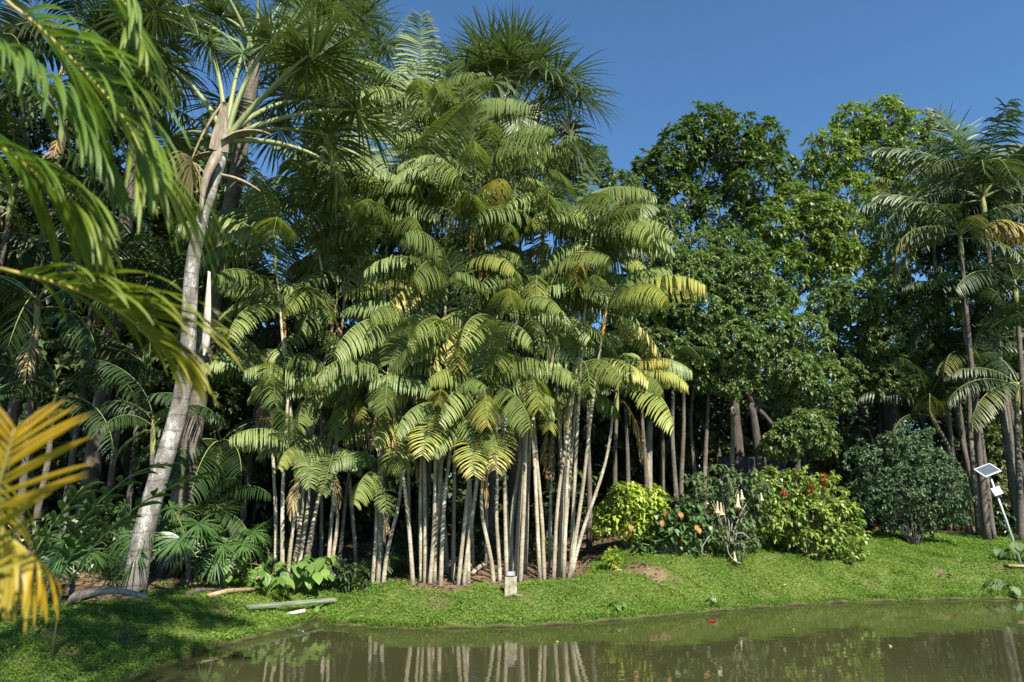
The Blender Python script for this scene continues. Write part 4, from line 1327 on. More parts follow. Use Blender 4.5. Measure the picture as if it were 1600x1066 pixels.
# broad soft leaves, taro-like, by the little bridge
def broad_leaf(L, Wd, n=8, m=4, cup=.12, droop=.25, notch=.28):
    """a heart-shaped blade from its notch at the origin along +X, with a short cupped cross-section"""
    u = np.linspace(-notch, 1, n)
    w = np.interp(u, [-notch, -.1, .15, .4, .7, .9, 1], [.10, .62, .95, 1, .68, .3, .01]) * Wd / 2
    v = np.linspace(-1, 1, 2 * m + 1)
    X = np.repeat(u[:, None] * L, len(v), 1)
    Y = w[:, None] * v[None]
    X = X - np.where(u[:, None] < 0, 0, 0)
    Z = cup * np.abs(Y) - droop * (np.maximum(u, 0)[:, None] ** 2) * L + .012 * np.sin(v * 9)[None]
    V = np.stack([X, Y, Z], -1).reshape(-1, 3)
    k = len(v)
    F = [(i * k + j, i * k + j + 1, (i + 1) * k + j + 1, (i + 1) * k + j) for i in range(n - 1) for j in range(k - 1)]
    return V, F


def rot(V, rz, ry):
    Mx = np.array((Matrix.Rotation(rz, 3, 'Z') @ Matrix.Rotation(ry, 3, 'Y')))
    return np.asarray(V) @ Mx.T



# ------------------------------------------------------------------ shrubs


def shrub(name, label, lobes_px, Y, bx, by, leaf, per, nleaf, ll, lw, spread=(35, 85), droop=.25, upb=.6, shell=.5, group=None, cat="shrub", stems=7, stem_r=.018, base=None, hang=0.0, twig=.06, stem_mat='twig'):
    if base is None:
        base = G(bx, by)
    Y = base.y if Y is None else Y
    root = thing(name, label, cat, base, group)
    lobes = []
    for (px, py, r) in lobes_px:
        R = wr(r, Y)
        lobes.append((at(px, py, Y + random.uniform(-.5, .5) * R) - base, R))
    rng = np.random.default_rng(int(bx * 3 + by))
    V, F, C = leafcloud(lobes, per, nleaf, ll, lw, spread, droop, upb, shell, twig, rng, hang=hang, back=.9)
    MB().add(V, F, C).link("foliage", M[leaf], root)
    mb = MB()
    for c, r in lobes:
        for k in range(max(2, stems // 2)):
            u = Vector((random.gauss(0, 1), random.gauss(0, 1), random.gauss(.6, .8))).normalized()
            e = Vector(c) + u * r * .7
            V, F = tube(bez((random.uniform(-.12, .12), random.uniform(-.1, .1), -.08), (e.x * .35, e.y * .35, e.z * .6), e, 7), np.linspace(stem_r, stem_r * .4, 7), 5)
            mb.add(V, F, None, 0, True)
    mb.link("stem", M[stem_mat], root)
    return root, lobes


shrub("yellow_shrub", "rounded yellow green shrub beside the slim palms' right end, on the mound",
      [(985, 790, 30), (962, 800, 24), (1012, 800, 24), (990, 812, 28), (945, 822, 14), (1000, 840, 16), (1022, 775, 14), (975, 775, 18), (938, 808, 8), (1035, 790, 8), (965, 768, 8), (1008, 852, 9), (992, 765, 7)], None, 985, 858, 'croton', 330, 8, .21, .082, (55, 98), .2, .8, .55)
shrub("yellow_sprig", "tiny yellow leafed sprig alone on the bare slope", [(956, 868, 8), (962, 880, 7), (951, 876, 5)], None, 957, 892, 'croton', 420, 7, .12, .06, (30, 80), .2, .8, .4, cat="plant", stems=2, stem_r=.008)
rb, rl = shrub("red_flower_shrub", "large light green shrub tipped with red flower spikes",
               [(1240, 775, 32), (1285, 780, 34), (1225, 805, 32), (1270, 815, 38), (1310, 810, 30), (1200, 780, 26), (1205, 820, 24), (1325, 845, 22), (1250, 840, 26), (1290, 845, 26), (1190, 760, 20), (1230, 755, 20), (1340, 862, 12), (1205, 742, 7), (1258, 742, 7), (1330, 800, 9), (1300, 752, 8), (1185, 808, 9), (1348, 830, 7)],
               None, 1268, 868, 'redbush', 250, 8, .19, .075, (35, 95), .35, .5, .55)
for px, py, hh in ((1287, 750, 22), (1284, 762, 14), (1272, 755, 8), (1225, 772, 8), (1266, 768, 8)):
    n = 26
    c_ = at(px, py, rb.location.y - .35 + random.uniform(-.2, .2)) - rb.location
    H_ = wr(hh, 16)
    P = np.array(c_) + np.stack([RNG.normal(0, .025, n), RNG.normal(0, .025, n), np.linspace(-.5, .5, n) * H_], 1)
    V, F, C = leaves(P, unit(RNG.normal(size=(n, 3)) + np.array([0, 0, .3])), .08, .035, RNG.random(n))
    MB().add(V, F, C).link("flower_spike", M['red'], rb)
shrub("round_bush", "big round dark green bush with small leaves in shade beside the solar lamp",
      [(1420, 715, 34), (1375, 730, 32), (1460, 735, 34), (1405, 765, 40), (1450, 780, 36), (1485, 770, 24), (1365, 775, 28), (1340, 720, 20), (1400, 805, 28), (1445, 815, 26), (1490, 800, 18), (1395, 695, 22), (1440, 695, 20), (1350, 800, 18), (1412, 672, 9), (1450, 676, 8), (1345, 695, 8), (1500, 745, 9), (1512, 780, 8), (1380, 690, 9)],
      None, 1425, 852, 'bushdark', 520, 8, .10, .055, (40, 95), .2, .6, .5, cat="bush", stem_r=.011, stem_mat='bark')
hb, hl = shrub("heart_leaf_plant", "heart leafed plant with some orange leaves between yellow and trumpet shrubs",
               [(1045, 810, 18), (1075, 800, 18), (1060, 830, 18), (1090, 830, 16), (1030, 835, 14), (1010, 850, 12), (1000, 862, 9), (1080, 850, 10)], None, 1060, 866, 'heart', 300, 5, .2, .16, (50, 100), .6, .3, .5, cat="plant")
n = 16
P = np.array([list(at(px, py, hb.location.y - .3) - hb.location) for px, py in ((1066, 805), (1072, 808), (1088, 822), (1054, 838), (1064, 842), (1036, 812), (985, 822), (1028, 790), (1063, 802), (1051, 835), (1091, 826), (1068, 812), (1040, 800), (1056, 842), (1034, 815), (1087, 818))])
for q in P[::2]:
    V, F = broad_leaf(.13, .11)
    V = rot(V, -math.pi / 2 + random.uniform(-.8, .8), random.uniform(.7, 1.2))
    MB().add(V, F, np.tile([0, random.random(), 0, 0], (len(V), 1)), 0, True).link("orange_leaf", M['orangeleaf'], hb, Vector(q))

# trumpet shrub: open crown of drooping leaf tufts on bare stems, pale hanging trumpets
tb = G(1140, 868)
troot = thing("trumpet_shrub", "open shrub of drooping leaf tufts with peach trumpet flowers hanging", "shrub", tb)
tufts = [(1125, 742, 20), (1100, 760, 18), (1085, 755, 14), (1155, 758, 20), (1190, 760, 20), (1130, 775, 18), (1150, 785, 16), (1172, 795, 16), (1180, 800, 14), (1100, 810, 16), (1118, 812, 16), (1145, 815, 16),
         (1165, 820, 13), (1125, 835, 16), (1110, 845, 15), (1140, 850, 15), (1165, 845, 12), (1175, 845, 9), (1090, 830, 12), (1152, 855, 10)]
lob = [(at(px, py, tb.y + random.uniform(-.6, .4)) - tb, wr(r, 16)) for px, py, r in tufts]
V, F, C = leafcloud(lob, 190, 6, .23, .085, (50, 100), .7, .2, .25, .05, np.random.default_rng(4))
MB().add(V, F, C).link("foliage", M['trumpetleaf'], troot)
mb = MB()
for c_, r in lob:
    e = Vector(c_)
    V, F = tube(bez((random.uniform(-.1, .1), 0, -.1), (e.x * .25 + random.uniform(-.1, .1), e.y * .3, e.z * .75), e, 9), np.linspace(.02, .008, 9), 5)
    mb.add(V, F, None, 0, True)
for pts in ([(1108, 838), (1100, 850), (1096, 862), (1102, 868)], [(1136, 852), (1139, 866), (1150, 878), (1158, 880)], [(1146, 835), (1160, 833), (1172, 842)]):
    V, F = tube(spline([at(px, py, tb.y - .7) - tb for px, py in pts], 10), .013, 5)
    mb.add(V, F, None, 0, True)
mb.link("stem", M['bark_pale'], troot)


def trumpet(L):
    n = 10
    s = np.linspace(0, 1, n)
    r = np.interp(s, [0, .1, .5, .8, .93, 1], [.014, .02, .03, .046, .07, .088]) * L / .3
    k = 10
    ang = np.arange(k) / k * 2 * math.pi
    star = np.where(np.arange(k) % 2, .8, 1.1)
    V = np.stack([(r[:, None] * np.cos(ang)) * np.where(s[:, None] > .85, star, 1), (r[:, None] * np.sin(ang)) * np.where(s[:, None] > .85, star, 1), np.repeat(-s[:, None] * L, k, 1)], -1).reshape(-1, 3)
    F = [(i * k + a, i * k + (a + 1) % k, (i + 1) * k + (a + 1) % k, (i + 1) * k + a) for i in range(n - 1) for a in range(k)]
    C = np.zeros((len(V), 4))
    C[:, 2] = np.repeat(s, k)
    C[:, 1] = .5
    return MB().add(V, F, C, 0, True).mesh("trumpet_flower", M['petal'])


tm = trumpet(.36)
for px, py, sc in ((1153, 772, .85), (1121, 783, .7), (1126, 785, .75), (1158, 765, .6), (1189, 770, .5), (1147, 862, .55), (1104, 775, .5)):
    put("trumpet_flower", tm, troot, at(px, py, tb.y - .55) - tb, random.uniform(0, 6), sc, (random.uniform(-.15, .15), random.uniform(-.15, .15)))


def soft_leaf_plant(px, py, label, n, size, spread, group=None, mat='taro', hts=(.25, .6), name="broad_leaf_plant"):
    b_ = G(px, py)
    root = thing(name, label, "plant", b_, group)
    for i in range(n):
        az = i * 2.4 + random.uniform(-.4, .4)
        h = random.uniform(*hts)
        rr = spread * random.uniform(.3, 1)
        tip = Vector((math.cos(az) * rr, math.sin(az) * rr, h))
        mb_ = MB()
        V, F = tube(bez((0, 0, -.03), (tip.x * .3, tip.y * .3, h * .9), tip, 7), np.linspace(.012, .006, 7), 5)
        mb_.add(V, F, np.tile([0, .9, 0, 0], (len(V), 1)), 0, True)
        s_ = size * random.uniform(.7, 1.1)
        V, F = broad_leaf(s_, s_ * random.uniform(.75, .95))
        V = rot(V, az if random.random() < .5 else -math.pi / 2 + random.uniform(-.9, .9), random.uniform(.25, .95)) + np.array(tip)
        mb_.add(V, F, np.tile([0, random.random(), 0, 0], (len(V), 1)), 0, True)
        mb_.link("leaf", M[mat], root)
    return root


soft_leaf_plant(478, 925, "cluster of broad soft light green leaves in front of the first slim palms", 24, .27, .6)
soft_leaf_plant(500, 915, "broad leafed plant against the bent slim trunks", 14, .24, .42)
soft_leaf_plant(415, 935, "broad light leafed plant at the left end of the plank", 9, .26, .4)
soft_leaf_plant(395, 915, "broad leafed plant beside the fallen brown branch", 8, .24, .4)
soft_leaf_plant(350, 925, "small pale leafed plant beside the little fan leafed palms", 7, .2, .3)
soft_leaf_plant(498, 958, "young leaves sprouting under the plank's right end", 5, .15, .15, hts=(.04, .14))
soft_leaf_plant(727, 905, "small leafy sprout at the foot of the three straight trunks", 6, .14, .12, hts=(.1, .3), mat='croton')
soft_leaf_plant(1115, 948, "small broad leafed weed at the edge of the bank", 5, .13, .1, hts=(.05, .2), mat='heart')
soft_leaf_plant(965, 955, "low pale weed near the waterline right of the stone", 6, .13, .15, hts=(.03, .12))
soft_leaf_plant(800, 897, "small weed growing against the stone with the plaque", 5, .12, .1, hts=(.1, .3))
soft_leaf_plant(1560, 925, "blurred pale leaf clump at the right water's edge", 9, .22, .4, hts=(.06, .25), mat='trumpetleaf')
soft_leaf_plant(1590, 880, "large leafed plant beside the foot of the solar lamp", 8, .3, .5, hts=(.2, .7), mat='trumpetleaf')
soft_leaf_plant(230, 935, "small dark leaf sprout at the foot of the leaning palm", 5, .2, .25, hts=(.03, .1), mat='heart')

# little fan-leafed palms of the undergrowth
SMALLFAN = []
for e0, e1, tb_ in ((80, 55, -40), (65, 25, -50), (50, 0, -60), (30, -25, -40)):
    mb = MB()
    fan(mb, .75, e0, e1, .5, 30, 130, .22, tb_, rs, .012, .032, .15, 5)
    SMALLFAN.append(mb.mesh("fan_leaf", [M['smallfan'], M['rachis']]))


def small_fan_palm(px, py, label, n, scale, group="small fan leafed palms of the undergrowth", stem=.3):
    b_ = G(px, py)
    root = thing("small_fan_palm", label, "palm", b_, group)
    V, F = tube([(0, 0, -.1), (.01, 0, stem * .5), (0, .01, stem)], (.05, .04, .03), 7)
    MB().add(V, F, None, 0, True).link("trunk", M['trunk_brown'], root)
    for i in range(n):
        put("fan_leaf", SMALLFAN[i % 4], root, (0, 0, stem), i * 2.4 + random.uniform(-.3, .3), scale * random.uniform(.8, 1.15), (random.uniform(-.15, .15), 0))
    for az, k in ((-90, 2), (-60, 1), (-130, 2)):
        put("fan_leaf", SMALLFAN[k], root, (0, 0, stem), math.radians(az + random.uniform(-15, 15)), scale, (random.uniform(-.15, .15), 0))


small_fan_palm(290, 925, "little palm with fan leaves right beside the grey leaning trunk", 9, 1.15, stem=.6)
small_fan_palm(345, 920, "little fan leafed palm between the leaning trunk and fallen branch", 8, 1.0, stem=.3)
small_fan_palm(378, 905, "little fan leafed palm with thin arching leaves before the slim trunks", 9, .95, stem=.45)
small_fan_palm(110, 935, "dark little fan leafed palm left of the leaning trunk", 9, 1.0, stem=.25)
small_fan_palm(600, 905, "bright young palm showing between the splayed trunks", 6, .7, stem=.15)
small_fan_palm(250, 905, "shaded little fan leafed palm behind the leaning trunk's foot", 8, 1.1, stem=.5)


# shrubs and saplings of the dark under the trees
UNDER = [(330, 870, 14.2, 40, "shade shrub behind the little fan palms"), (550, 890, 14.6, 26, "dark low shrub in the gap between bent and splayed trunks"), (180, 850, 14.5, 60, "dark shrub left of the leaning trunk"),
         (60, 850, 14.0, 70, "dark shrub behind the golden near frond"), (640, 880, 16.5, 34, "shade shrub far behind the splayed trunks"), (930, 790, 17.8, 30, "dark shrub between the slim palms and the yellow shrub"),
         (1050, 760, 18.2, 34, "dark shrub above the heart leafed plant"), (1130, 800, 17.4, 34, "dark shrub behind the trumpet shrub"), (1340, 770, 18.4, 44, "dark shrub between the red flowered shrub and round bush"),
         (1190, 740, 18.8, 30, "shrub in front of the plank fence"), (420, 870, 15.2, 34, "shade shrub behind the first slim cluster"), (845, 850, 17.4, 28, "shade shrub seen between the last slim trunks"),
         (1480, 790, 21.5, 40, "shade shrub between the round bush and the leaning trunks"), (1250, 745, 20.5, 40, "shade shrub behind the red flowered shrub"), (1560, 770, 19.5, 34, "shrub in shade behind the solar lamp"), (750, 870, 17.6, 28, "shade shrub behind the straight trunks")]
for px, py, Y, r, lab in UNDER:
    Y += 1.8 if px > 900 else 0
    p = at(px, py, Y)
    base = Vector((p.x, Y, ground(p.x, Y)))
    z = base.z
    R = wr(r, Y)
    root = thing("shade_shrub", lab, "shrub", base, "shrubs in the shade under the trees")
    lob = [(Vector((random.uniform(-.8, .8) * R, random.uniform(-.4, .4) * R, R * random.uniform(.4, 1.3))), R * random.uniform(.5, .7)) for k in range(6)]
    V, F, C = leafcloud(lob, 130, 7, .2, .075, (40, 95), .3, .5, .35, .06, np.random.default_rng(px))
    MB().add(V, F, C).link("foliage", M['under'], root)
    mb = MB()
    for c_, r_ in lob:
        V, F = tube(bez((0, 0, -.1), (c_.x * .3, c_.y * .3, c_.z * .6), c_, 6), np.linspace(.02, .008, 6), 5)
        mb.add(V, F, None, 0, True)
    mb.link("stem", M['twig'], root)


# ------------------------------------------------------------------ the woods behind, one mass
def build_woods():
    rng = np.random.default_rng(21)
    lobes, lit = [], []
    for k in range(400):
        x = rng.uniform(-46, 46)
        Y = rng.uniform(27, 37)
        top = np.interp(x, [-46, -14, -8, 0, 4, 9, 16, 46], [22, 21, 17, 13, 9, 8.5, 9, 11])
        z = rng.uniform(0.8, top) if k % 3 else rng.uniform(0.6, 4.5)
        lobes.append(((x, Y, z), rng.uniform(1.2, 2.3)))
    for k in range(130):
        lobes.append(((rng.uniform(-34, -11), rng.uniform(21, 27), rng.uniform(.6, 13)), rng.uniform(1.2, 2.0)))
    for k in range(90):
        x = rng.uniform(-16, 6)
        lobes.append(((x, rng.uniform(22, 26), rng.uniform(.6, 9.5)), rng.uniform(1.0, 1.7)))
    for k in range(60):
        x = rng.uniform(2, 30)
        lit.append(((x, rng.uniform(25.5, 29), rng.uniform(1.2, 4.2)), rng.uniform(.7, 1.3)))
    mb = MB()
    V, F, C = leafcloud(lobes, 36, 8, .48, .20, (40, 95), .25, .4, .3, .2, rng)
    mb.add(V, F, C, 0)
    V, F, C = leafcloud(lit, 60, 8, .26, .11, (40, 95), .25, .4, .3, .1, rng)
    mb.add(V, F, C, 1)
    for k in range(70):
        x = rng.uniform(-40, 40)
        Y = rng.uniform(24, 33)
        z0 = ground(x, Y)
        P = bez((x, Y, z0 - .2), (x + rng.normal(0, .3), Y, 4), (x + rng.normal(0, .9), Y, rng.uniform(7, 10)), 6)
        V, F = tube(P, np.linspace(rng.uniform(.1, .2), .06, 6), 6)
        mb.add(V, F, None, 2, True)
    o = mb.link("distant_woods", [M['woods'], M['woodslit'], M['bark']])
    o['label'] = "dense woods closing the view behind the palms"
    kind(o, 'stuff')


build_woods()

# ------------------------------------------------------------------ the near palm at the left edge (out of focus)
nb = Vector((-3.0, 1.7, ground(-3.0, 1.7)))
nroot = thing("near_palm", "blurred cane palm close by with long green and golden fronds", "palm", nb)
for i, (dx, dy, hx, hy, hz) in enumerate(((0, 0, .35, .2, 3.0), (.12, .1, .25, .25, 2.3), (-.15, .12, .1, .3, 1.6), (.05, -.15, .45, .0, 1.0))):
    P = bez((dx, dy, -.1), (dx + hx * .3, dy + hy * .3, hz * .55), (dx + hx, dy + hy, hz), 12)
    V, F = tube(P, np.linspace(.04, .028, 12), 8)
    MB().add(V, F, None, 0, True).link("cane", M['nearstalk'], nroot)


def near_frond(pts, n, LL, WW, y, start, **kw):
    R = spline([Vector(start)] + [at(*p) for p in pts], 26) - np.array(nb)
    mb_ = MB()
    feather(mb_, R, n, LL, WW, rng=np.random.default_rng(int(abs(pts[0][1])) + n), rach=.009, ns=8, fold=.18, **kw)
    o_ = mb_.link("frond", [M['near'], M['nearstalk']], nroot)
    o_.color = (y, .5, 0, 1)
    return o_


near_frond([(-120, -70, 1.85), (20, 10, 1.95), (115, 95, 2.05), (190, 180, 2.1), (235, 265, 2.1)], 38, .66, .018, .1, (-2.65, 1.9, 3.5), pet=.42, fwd=(38, 62), lift=.15, droop=.2)
near_frond([(-150, 130, 1.75), (-20, 215, 1.85), (60, 275, 1.95), (120, 330, 2.0)], 26, .42, .018, .1, (-2.7, 1.9, 2.9), pet=.45, fwd=(40, 65), lift=.1, droop=.25)
near_frond([(-120, 400, 1.8), (0, 420, 1.95), (110, 450, 2.05), (190, 490, 2.15), (245, 540, 2.2)], 30, .48, .020, .2, (-2.7, 1.9, 2.5), pet=.45, fwd=(40, 64), lift=.35, droop=.22)
near_frond([(-120, 1010, 1.45), (-65, 920, 1.45), (-25, 820, 1.45), (5, 735, 1.42), (22, 670, 1.4)], 21, .20, .012, .62, (-2.5, 1.7, 1.1), pet=.35, fwd=(30, 50), lift=.05, droop=.03)
near_frond([(-130, 800, 1.6), (-40, 820, 1.62), (20, 845, 1.65), (60, 880, 1.65)], 20, .22, .012, .55, (-2.5, 1.7, 1.3), pet=.45, fwd=(35, 60), lift=-.3, droop=.42, jit=.16)
near_frond([(-130, 620, 1.6), (-60, 690, 1.6), (-10, 790, 1.6), (20, 880, 1.62)], 18, .24, .013, .4, (-2.5, 1.7, 1.6), pet=.4, fwd=(30, 60), lift=0, droop=.3)

near_frond([(40, -130, 2.2), (130, -60, 2.25), (195, 5, 2.3), (225, 70, 2.3)], 26, .42, .017, .1, (-2.55, 2.1, 3.6), pet=.5, fwd=(36, 60), lift=.1, droop=.3)
near_frond([(-140, 10, 1.9), (-10, 70, 2.0), (85, 140, 2.05), (150, 230, 2.1)], 30, .5, .017, .05, (-2.65, 1.9, 3.2), pet=.45, fwd=(36, 60), lift=.1, droop=.28)
# shell-ginger stalks at the left bank
def ginger(pts, label, Y, n=15, ll=.36, lw=.085):
    P = spline([at(px, py, Y + dy) for px, py, dy in pts], 20)
    b0 = Vector(P[0])
    b0.z = ground(b0.x, b0.y)
    P = np.vstack([np.array(b0) + np.array([0, 0, -.05]), P])
    root = thing("ginger_plant", label, "plant", b0, "leafy ginger stalks on the left bank")
    V, F = tube(P - np.array(b0), np.linspace(.016, .006, len(P)), 6)
    MB().add(V, F, None, 0, True).link("stem", M['rachis'], root)
    T = unit(np.gradient(P, axis=0))
    side = unit(np.cross(T, np.array([0, 0, 1.0])))
    s = np.linspace(.35, .99, n)
    idx = (s * (len(P) - 1)).astype(int)
    sg = np.where(np.arange(n) % 2, 1, -1)[:, None]
    D = unit(T[idx] * .75 + side[idx] * sg * .8 + np.array([0, 0, .25]))
    V, F, C = strips(P[idx] - np.array(b0), D, T[idx], np.full(n, ll) * RNG.uniform(.8, 1.1, n), np.full(n, lw), 6, .28, prof=(.15, .7, 1, 1, .8, .45, .03), fold=.25)
    MB().add(V, F, C).link("foliage", M['ginger'], root)


ginger([(95, 930, .2), (150, 850, .1), (210, 795, 0), (265, 762, -.1), (310, 742, -.2)], "leafy ginger stalk arching right across the leaning palm trunk", 8.4)
ginger([(60, 930, .6), (100, 850, .4), (160, 780, .2), (215, 738, 0), (270, 725, 0)], "dark leafy ginger stalk above the lower one", 9.0)
ginger([(70, 935, .4), (105, 880, .3), (130, 830, .2), (150, 780, .2)], "upright ginger stalk with pale leaves near the golden frond", 9.2, 12)
ginger([(20, 950, .3), (45, 880, .2), (90, 810, .2), (130, 760, .1)], "ginger stalk behind the golden near frond tips", 9.6)
n = 14
rp = at(62, 908, 8.8)
rroot = thing("red_flower_plant", "single small red flower head low among the ginger stalks", "plant", Vector((rp.x, 8.8, ground(rp.x, 8.8))))
hgt = rp.z - rroot.location.z
V, F = tube([(0, 0, -.05), (.01, 0, hgt * .5), (0, 0, hgt)], .008, 5)
MB().add(V, F, None, 0, True).link("stem", M['rachis'], rroot)
V, F, C = leaves(np.tile([0, 0, hgt], (n, 1)) + RNG.normal(0, .012, (n, 3)), unit(RNG.normal(size=(n, 3)) + np.array([0, 0, .6])), .07, .03, RNG.random(n))
MB().add(V, F, C).link("flower", M['red'], rroot)

# ------------------------------------------------------------------ small things
# stone with plaque
sb = G(798, 929)
sroot = thing("plaque_stone", "small weathered stone block with a dark plaque on top", "plaque", sb)
V, F = box(.23, .2, .36, (0, 0, .12), .018)
V = V + RNG.normal(0, .004, V.shape)
MB().add(V, F, None, 0, False).link("stone_block", M['stone'], sroot)
V, F = box(.17, .025, .10, (0, 0, 0), .004)
V = V @ np.array(Matrix.Rotation(math.radians(25), 3, 'X')) + np.array([.0, -.03, .35])
pl = MB().add(V, F).link("plaque", M['plate'], sroot)
mb = MB()
for i, w_ in enumerate((.10, .13, .09)):
    V, F = box(w_, .003, .009, (0, -.0142, .026 - i * .024))
    V = V @ np.array(Matrix.Rotation(math.radians(25), 3, 'X')) + np.array([.0, -.03, .35])
    mb.add(V, F)
mb.link("lettering", M['ink'], pl)
p = G(805, 938)
V, F = tube([(-.13, 0, .05), (0, .01, .06), (.12, 0, .055)], (.008, .01, .006), 5)
tag(MB().add(V, F, None, 0, True).link("stick", M['bark_pale'], None, p), "short pale stick on the ground cover before the plaque stone", "stick")

# plank bridge, pipe, boards
a, b_ = G(385, 956), G(524, 945)
d = b_ - a
L = d.length
V, F = box(L, .13, .05, (0, 0, 0), .012)
V = V + np.stack([0 * V[:, 0], .02 * np.sin(V[:, 0] * 2.1), .025 * np.cos(V[:, 0] * 1.7)], 1)
o = MB().add(V, F).link("plank", M['plank'], None, (a + b_) / 2 + Vector((0, 0, .07)))
o.rotation_euler = (math.radians(14), -math.asin(d.z / L), math.atan2(d.y, d.x))
tag(o, "weathered green plank laid across the little inlet", "plank")
a = at(448, 960, o.location.y - .12)
b_ = at(477, 954, o.location.y - .08)
V, F = tube([Vector((0, 0, 0)), (b_ - a) / 2, b_ - a], .03, 10)
tag(MB().add(V, F, None, 0, True).link("pipe", M['white'], None, a), "short white pipe end under the green plank", "pipe")

# fallen palm sheath and branches
fs = G(118, 948)
o = stub(1.15, 22, -18, .38, M).link("fallen_sheath", M['sheath'], None, fs + Vector((0, 0, .06)))
o.rotation_euler.z = math.radians(-6)
tag(o, "fallen grey brown palm sheath lying left of the leaning trunk", "fallen sheath")
for i, (x0, y0, x1, y1, lab, mat) in enumerate(((325, 938, 410, 926, "fallen tan branch lying in front of the little fan palms", 'drystalk'), (290, 934, 345, 928, "broken brown log end at the foot of the little fan palms", 'bark'),
                                                (396, 912, 428, 899, "short tan branch leaning by the first slim trunks", 'drystalk'), (690, 895, 730, 870, "fallen trunk piece lying in shade behind the straight trunks", 'bark_pale'),
                                                (738, 900, 770, 880, "split palm log in shade left of the plaque stone", 'bark_pale'))):
    a, b_ = G(x0, y0), G(x1, y1)
    d = b_ - a
    V, F = tube([Vector((0, 0, .05)), d * .3 + Vector((0, .03, .09)), d * .7 + Vector((0, -.02, .08)), d + Vector((0, 0, .06))], np.array([.045, .05, .04, .02]) * (1.0 if i != 3 else 1.4), 7, wobble=.1)
    tag(MB().add(V, F, None, 0, True).link("fallen_branch", M[mat], None, a), lab, "branch", "fallen branches")
# fallen leaves that stand out
for px, py, lab, mat, s_ in ((961, 898, "pale fallen leaf on the bare slope below the tiny sprig", 'straw', .16), (1152, 871, "white fallen blossom on the grass under the trumpet shrub", 'petal', .12),
                             (1165, 872, "small pale fallen blossom right of the trumpet shrub", 'petal', .09), (1226, 919, "small white fallen leaf on the mid slope", 'straw', .08), (1509, 881, "pale grey pebble like leaf on the grass by the solar lamp", 'straw', .12)):
    p = G(px, py)
    V, F = broad_leaf(s_, s_ * .6)
    V = rot(V, random.uniform(0, 6), random.uniform(-.5, -.2))
    tag(MB().add(V, F, np.tile([0, .7, 0, 0], (len(V), 1)), 0, True).link("fallen_leaf", M[mat], None, p + Vector((0, 0, .07))), lab, "leaf")
x, y = shore(1111, 972)
V, F = broad_leaf(.14, .09)
tag(MB().add(rot(V, .4, 0), F, np.tile([0, .5, 0, 0], (len(V), 1)), 0, True).link("floating_leaf", M['red'], None, (x, y, .02)), "small red leaf floating on the pond", "leaf")

# solar lamp
lb = G(1598, 884)
top = at(1548, 748, lb.y)
lroot = thing("solar_lamp", "leaning solar lamp on a thin grey pole at the right bank", "lamp", lb)
c = top - lb
V, F = tube([Vector((0, 0, -.2)), c * .5, c], .028, 10)
MB().add(V, F, None, 0, True).link("pole", M['steel'], lroot)
rotp = Matrix.Rotation(math.radians(-20), 3, 'Y') @ Matrix.Rotation(math.radians(38), 3, 'X')


def lput(V, off):
    return np.asarray(V) @ np.array(rotp).T + np.array(list(off))


pc = at(1543, 735, lb.y) - lb
V, F = box(.46, .36, .03, (0, 0, 0), .006)
sp_ = MB().add(lput(V, pc), F).link("solar_panel", M['panelline'], lroot)
mb = MB()
for i in range(4):
    for j in range(9):
        V, F = box(.096, .03, .004, (-.153 + i * .102, -.136 + j * .034, .018))
        mb.add(lput(V, pc), F)
mb.link("solar_cells", M['panel'], sp_)
V, F = tube([pc + Vector((0, .02, -.02)), c + Vector((0, 0, -.02))], .02, 8)
MB().add(V, F, None, 0, True).link("bracket", M['steel'], lroot)
hc = at(1557, 768, lb.y - .08) - lb
rl_ = np.array(Matrix.Rotation(math.radians(-18), 3, 'Y') @ Matrix.Rotation(math.radians(-15), 3, 'X'))
V, F = box(.24, .07, .20, (0, 0, 0), .012)
lh = MB().add(V @ rl_.T + np.array(hc), F).link("lamp_head", M['steel'], lroot)
V, F = box(.15, .01, .11, (0, -.038, .01))
MB().add(V @ rl_.T + np.array(hc), F).link("lens", M['lens'], lh)
pb = G(1588, 888)
V, F = box(.5, .14, .05, (0, 0, .06), .01)
o = MB().add(V, F).link("board", M['drystalk'], None, pb)
o.rotation_euler = (0, .05, .1)
tag(o, "short brown board lying at the foot of the solar lamp", "board")

# plank fence far behind
fy = 23.5
fp = at(1178, 745, fy)
fz = ground(fp.x, fy)
froot = thing("plank_fence", "dark upright plank fence half hidden behind the trumpet shrub", "fence", Vector((fp.x, fy, fz)))
mb = MB()
for i in range(14):
    V, F = box(.15, .03, 2.05 + random.uniform(-.05, .05), (-1.1 + i * .165, random.uniform(-.005, .005), 1.0))
    mb.add(V, F)
mb.link("planks", M['fence'], froot)
for z_ in (.5, 1.6):
    V, F = box(2.4, .05, .09, (0, .045, z_))
    MB().add(V, F).link("rail", M['fence'], froot)

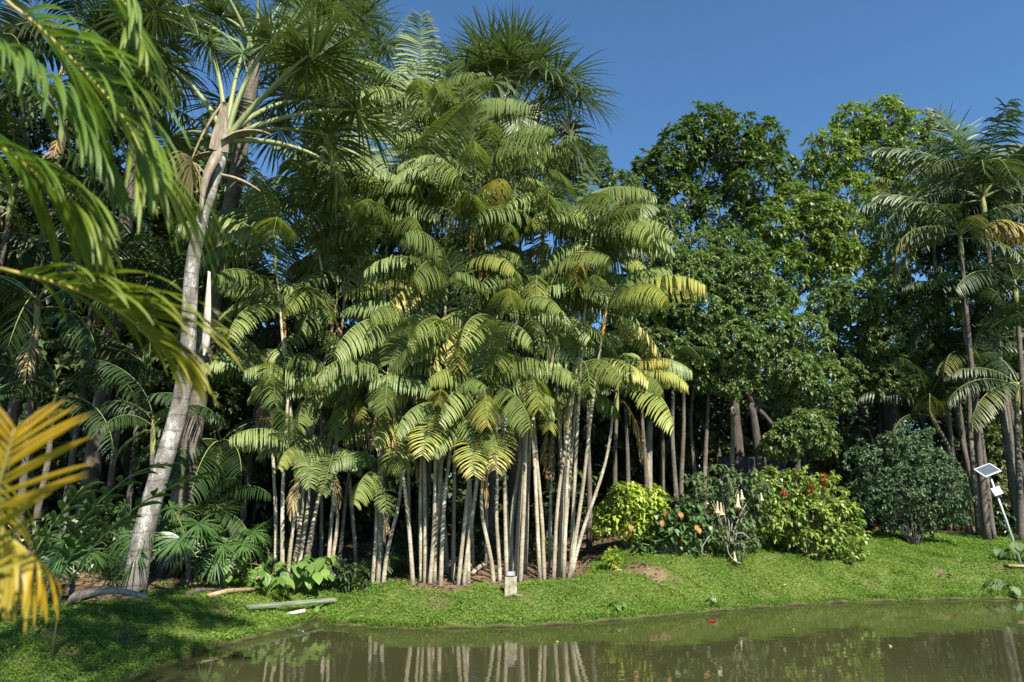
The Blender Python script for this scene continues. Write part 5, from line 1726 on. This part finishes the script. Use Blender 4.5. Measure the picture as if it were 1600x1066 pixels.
# tall plants beside and behind the viewer, whose shade falls on the left bank and the left wood
tb_ = Vector((-3.4, -1.0, ground(-3.4, -1.0)))
slim_palm(tb_, Vector((-1.6, -.2, 11.6)), "tall feather palm on the near bank throwing dappled shade over the left bank", [(a_, 'A', 0) for a_ in range(0, 360, 40)], n=12, scale=1.25,
          fr=FR_DARK, r=.12, classes="HABA", group=None, mat=M['trunk_big'], name="feather_palm", shaft='shaft_green')
ob = Vector((-10.5, 6.0, ground(-10.5, 6.0)))
oroot = thing("broadleaf_tree", "tall broadleaf tree arching over the left bank from beside the near palm", "tree", ob)
olobes = [((-9.5, 7.0, 13.2), 1.7), ((-7.4, 8.0, 13.6), 1.6), ((-5.6, 8.2, 13.4), 1.4), ((-8.6, 9.2, 13.4), 1.5), ((-6.8, 9.6, 13.8), 1.3), ((-11.6, 8.2, 13.0), 1.7), ((-10.4, 10.2, 13.8), 1.6), ((-12.8, 10.0, 14.5), 1.6), ((-8.0, 6.4, 15.0), 1.6)]
olobes = [(Vector(c_) - ob, r_) for c_, r_ in olobes]
V, F, C = leafcloud(olobes, 38, 9, .30, .12, (50, 90), .15, .6, .2, .08, np.random.default_rng(8))
MB().add(V, F, C).link("crown", M['whorl'], oroot)
mb = MB()
fk = Vector((1.2, .8, 9.0))
V, F = tube(bez((0, 0, -.2), (.2, .1, 5), fk, 10), np.linspace(.3, .18, 10), 10, wobble=.05)
mb.add(V, F, None, 0, True)
for c_, r_ in olobes:
    V, F = tube(bez(fk, (fk + c_) / 2 + Vector((0, 0, .5)), c_, 7), np.linspace(.12, .03, 7), 6)
    mb.add(V, F, None, 0, True)
mb.link("trunk", M['bark'], oroot)

rst = random.Random(4)
# tiny leaves adrift
for px, py in ((870, 1004), (1240, 985), (968, 988), (1390, 1010)):
    x, y = shore(px, py)
    s_ = rst.uniform(.035, .06)
    V, F = broad_leaf(s_, s_ * .5)
    tag(MB().add(rot(V, rst.uniform(0, 6), 0), F, np.tile([0, .6, 0, 0], (len(V), 1)), 0, True).link("floating_leaf", M['straw'], None, (x, y, .012)),
        "tiny dry leaf drifting on the pond", "leaf", "dry leaves drifting on the pond")
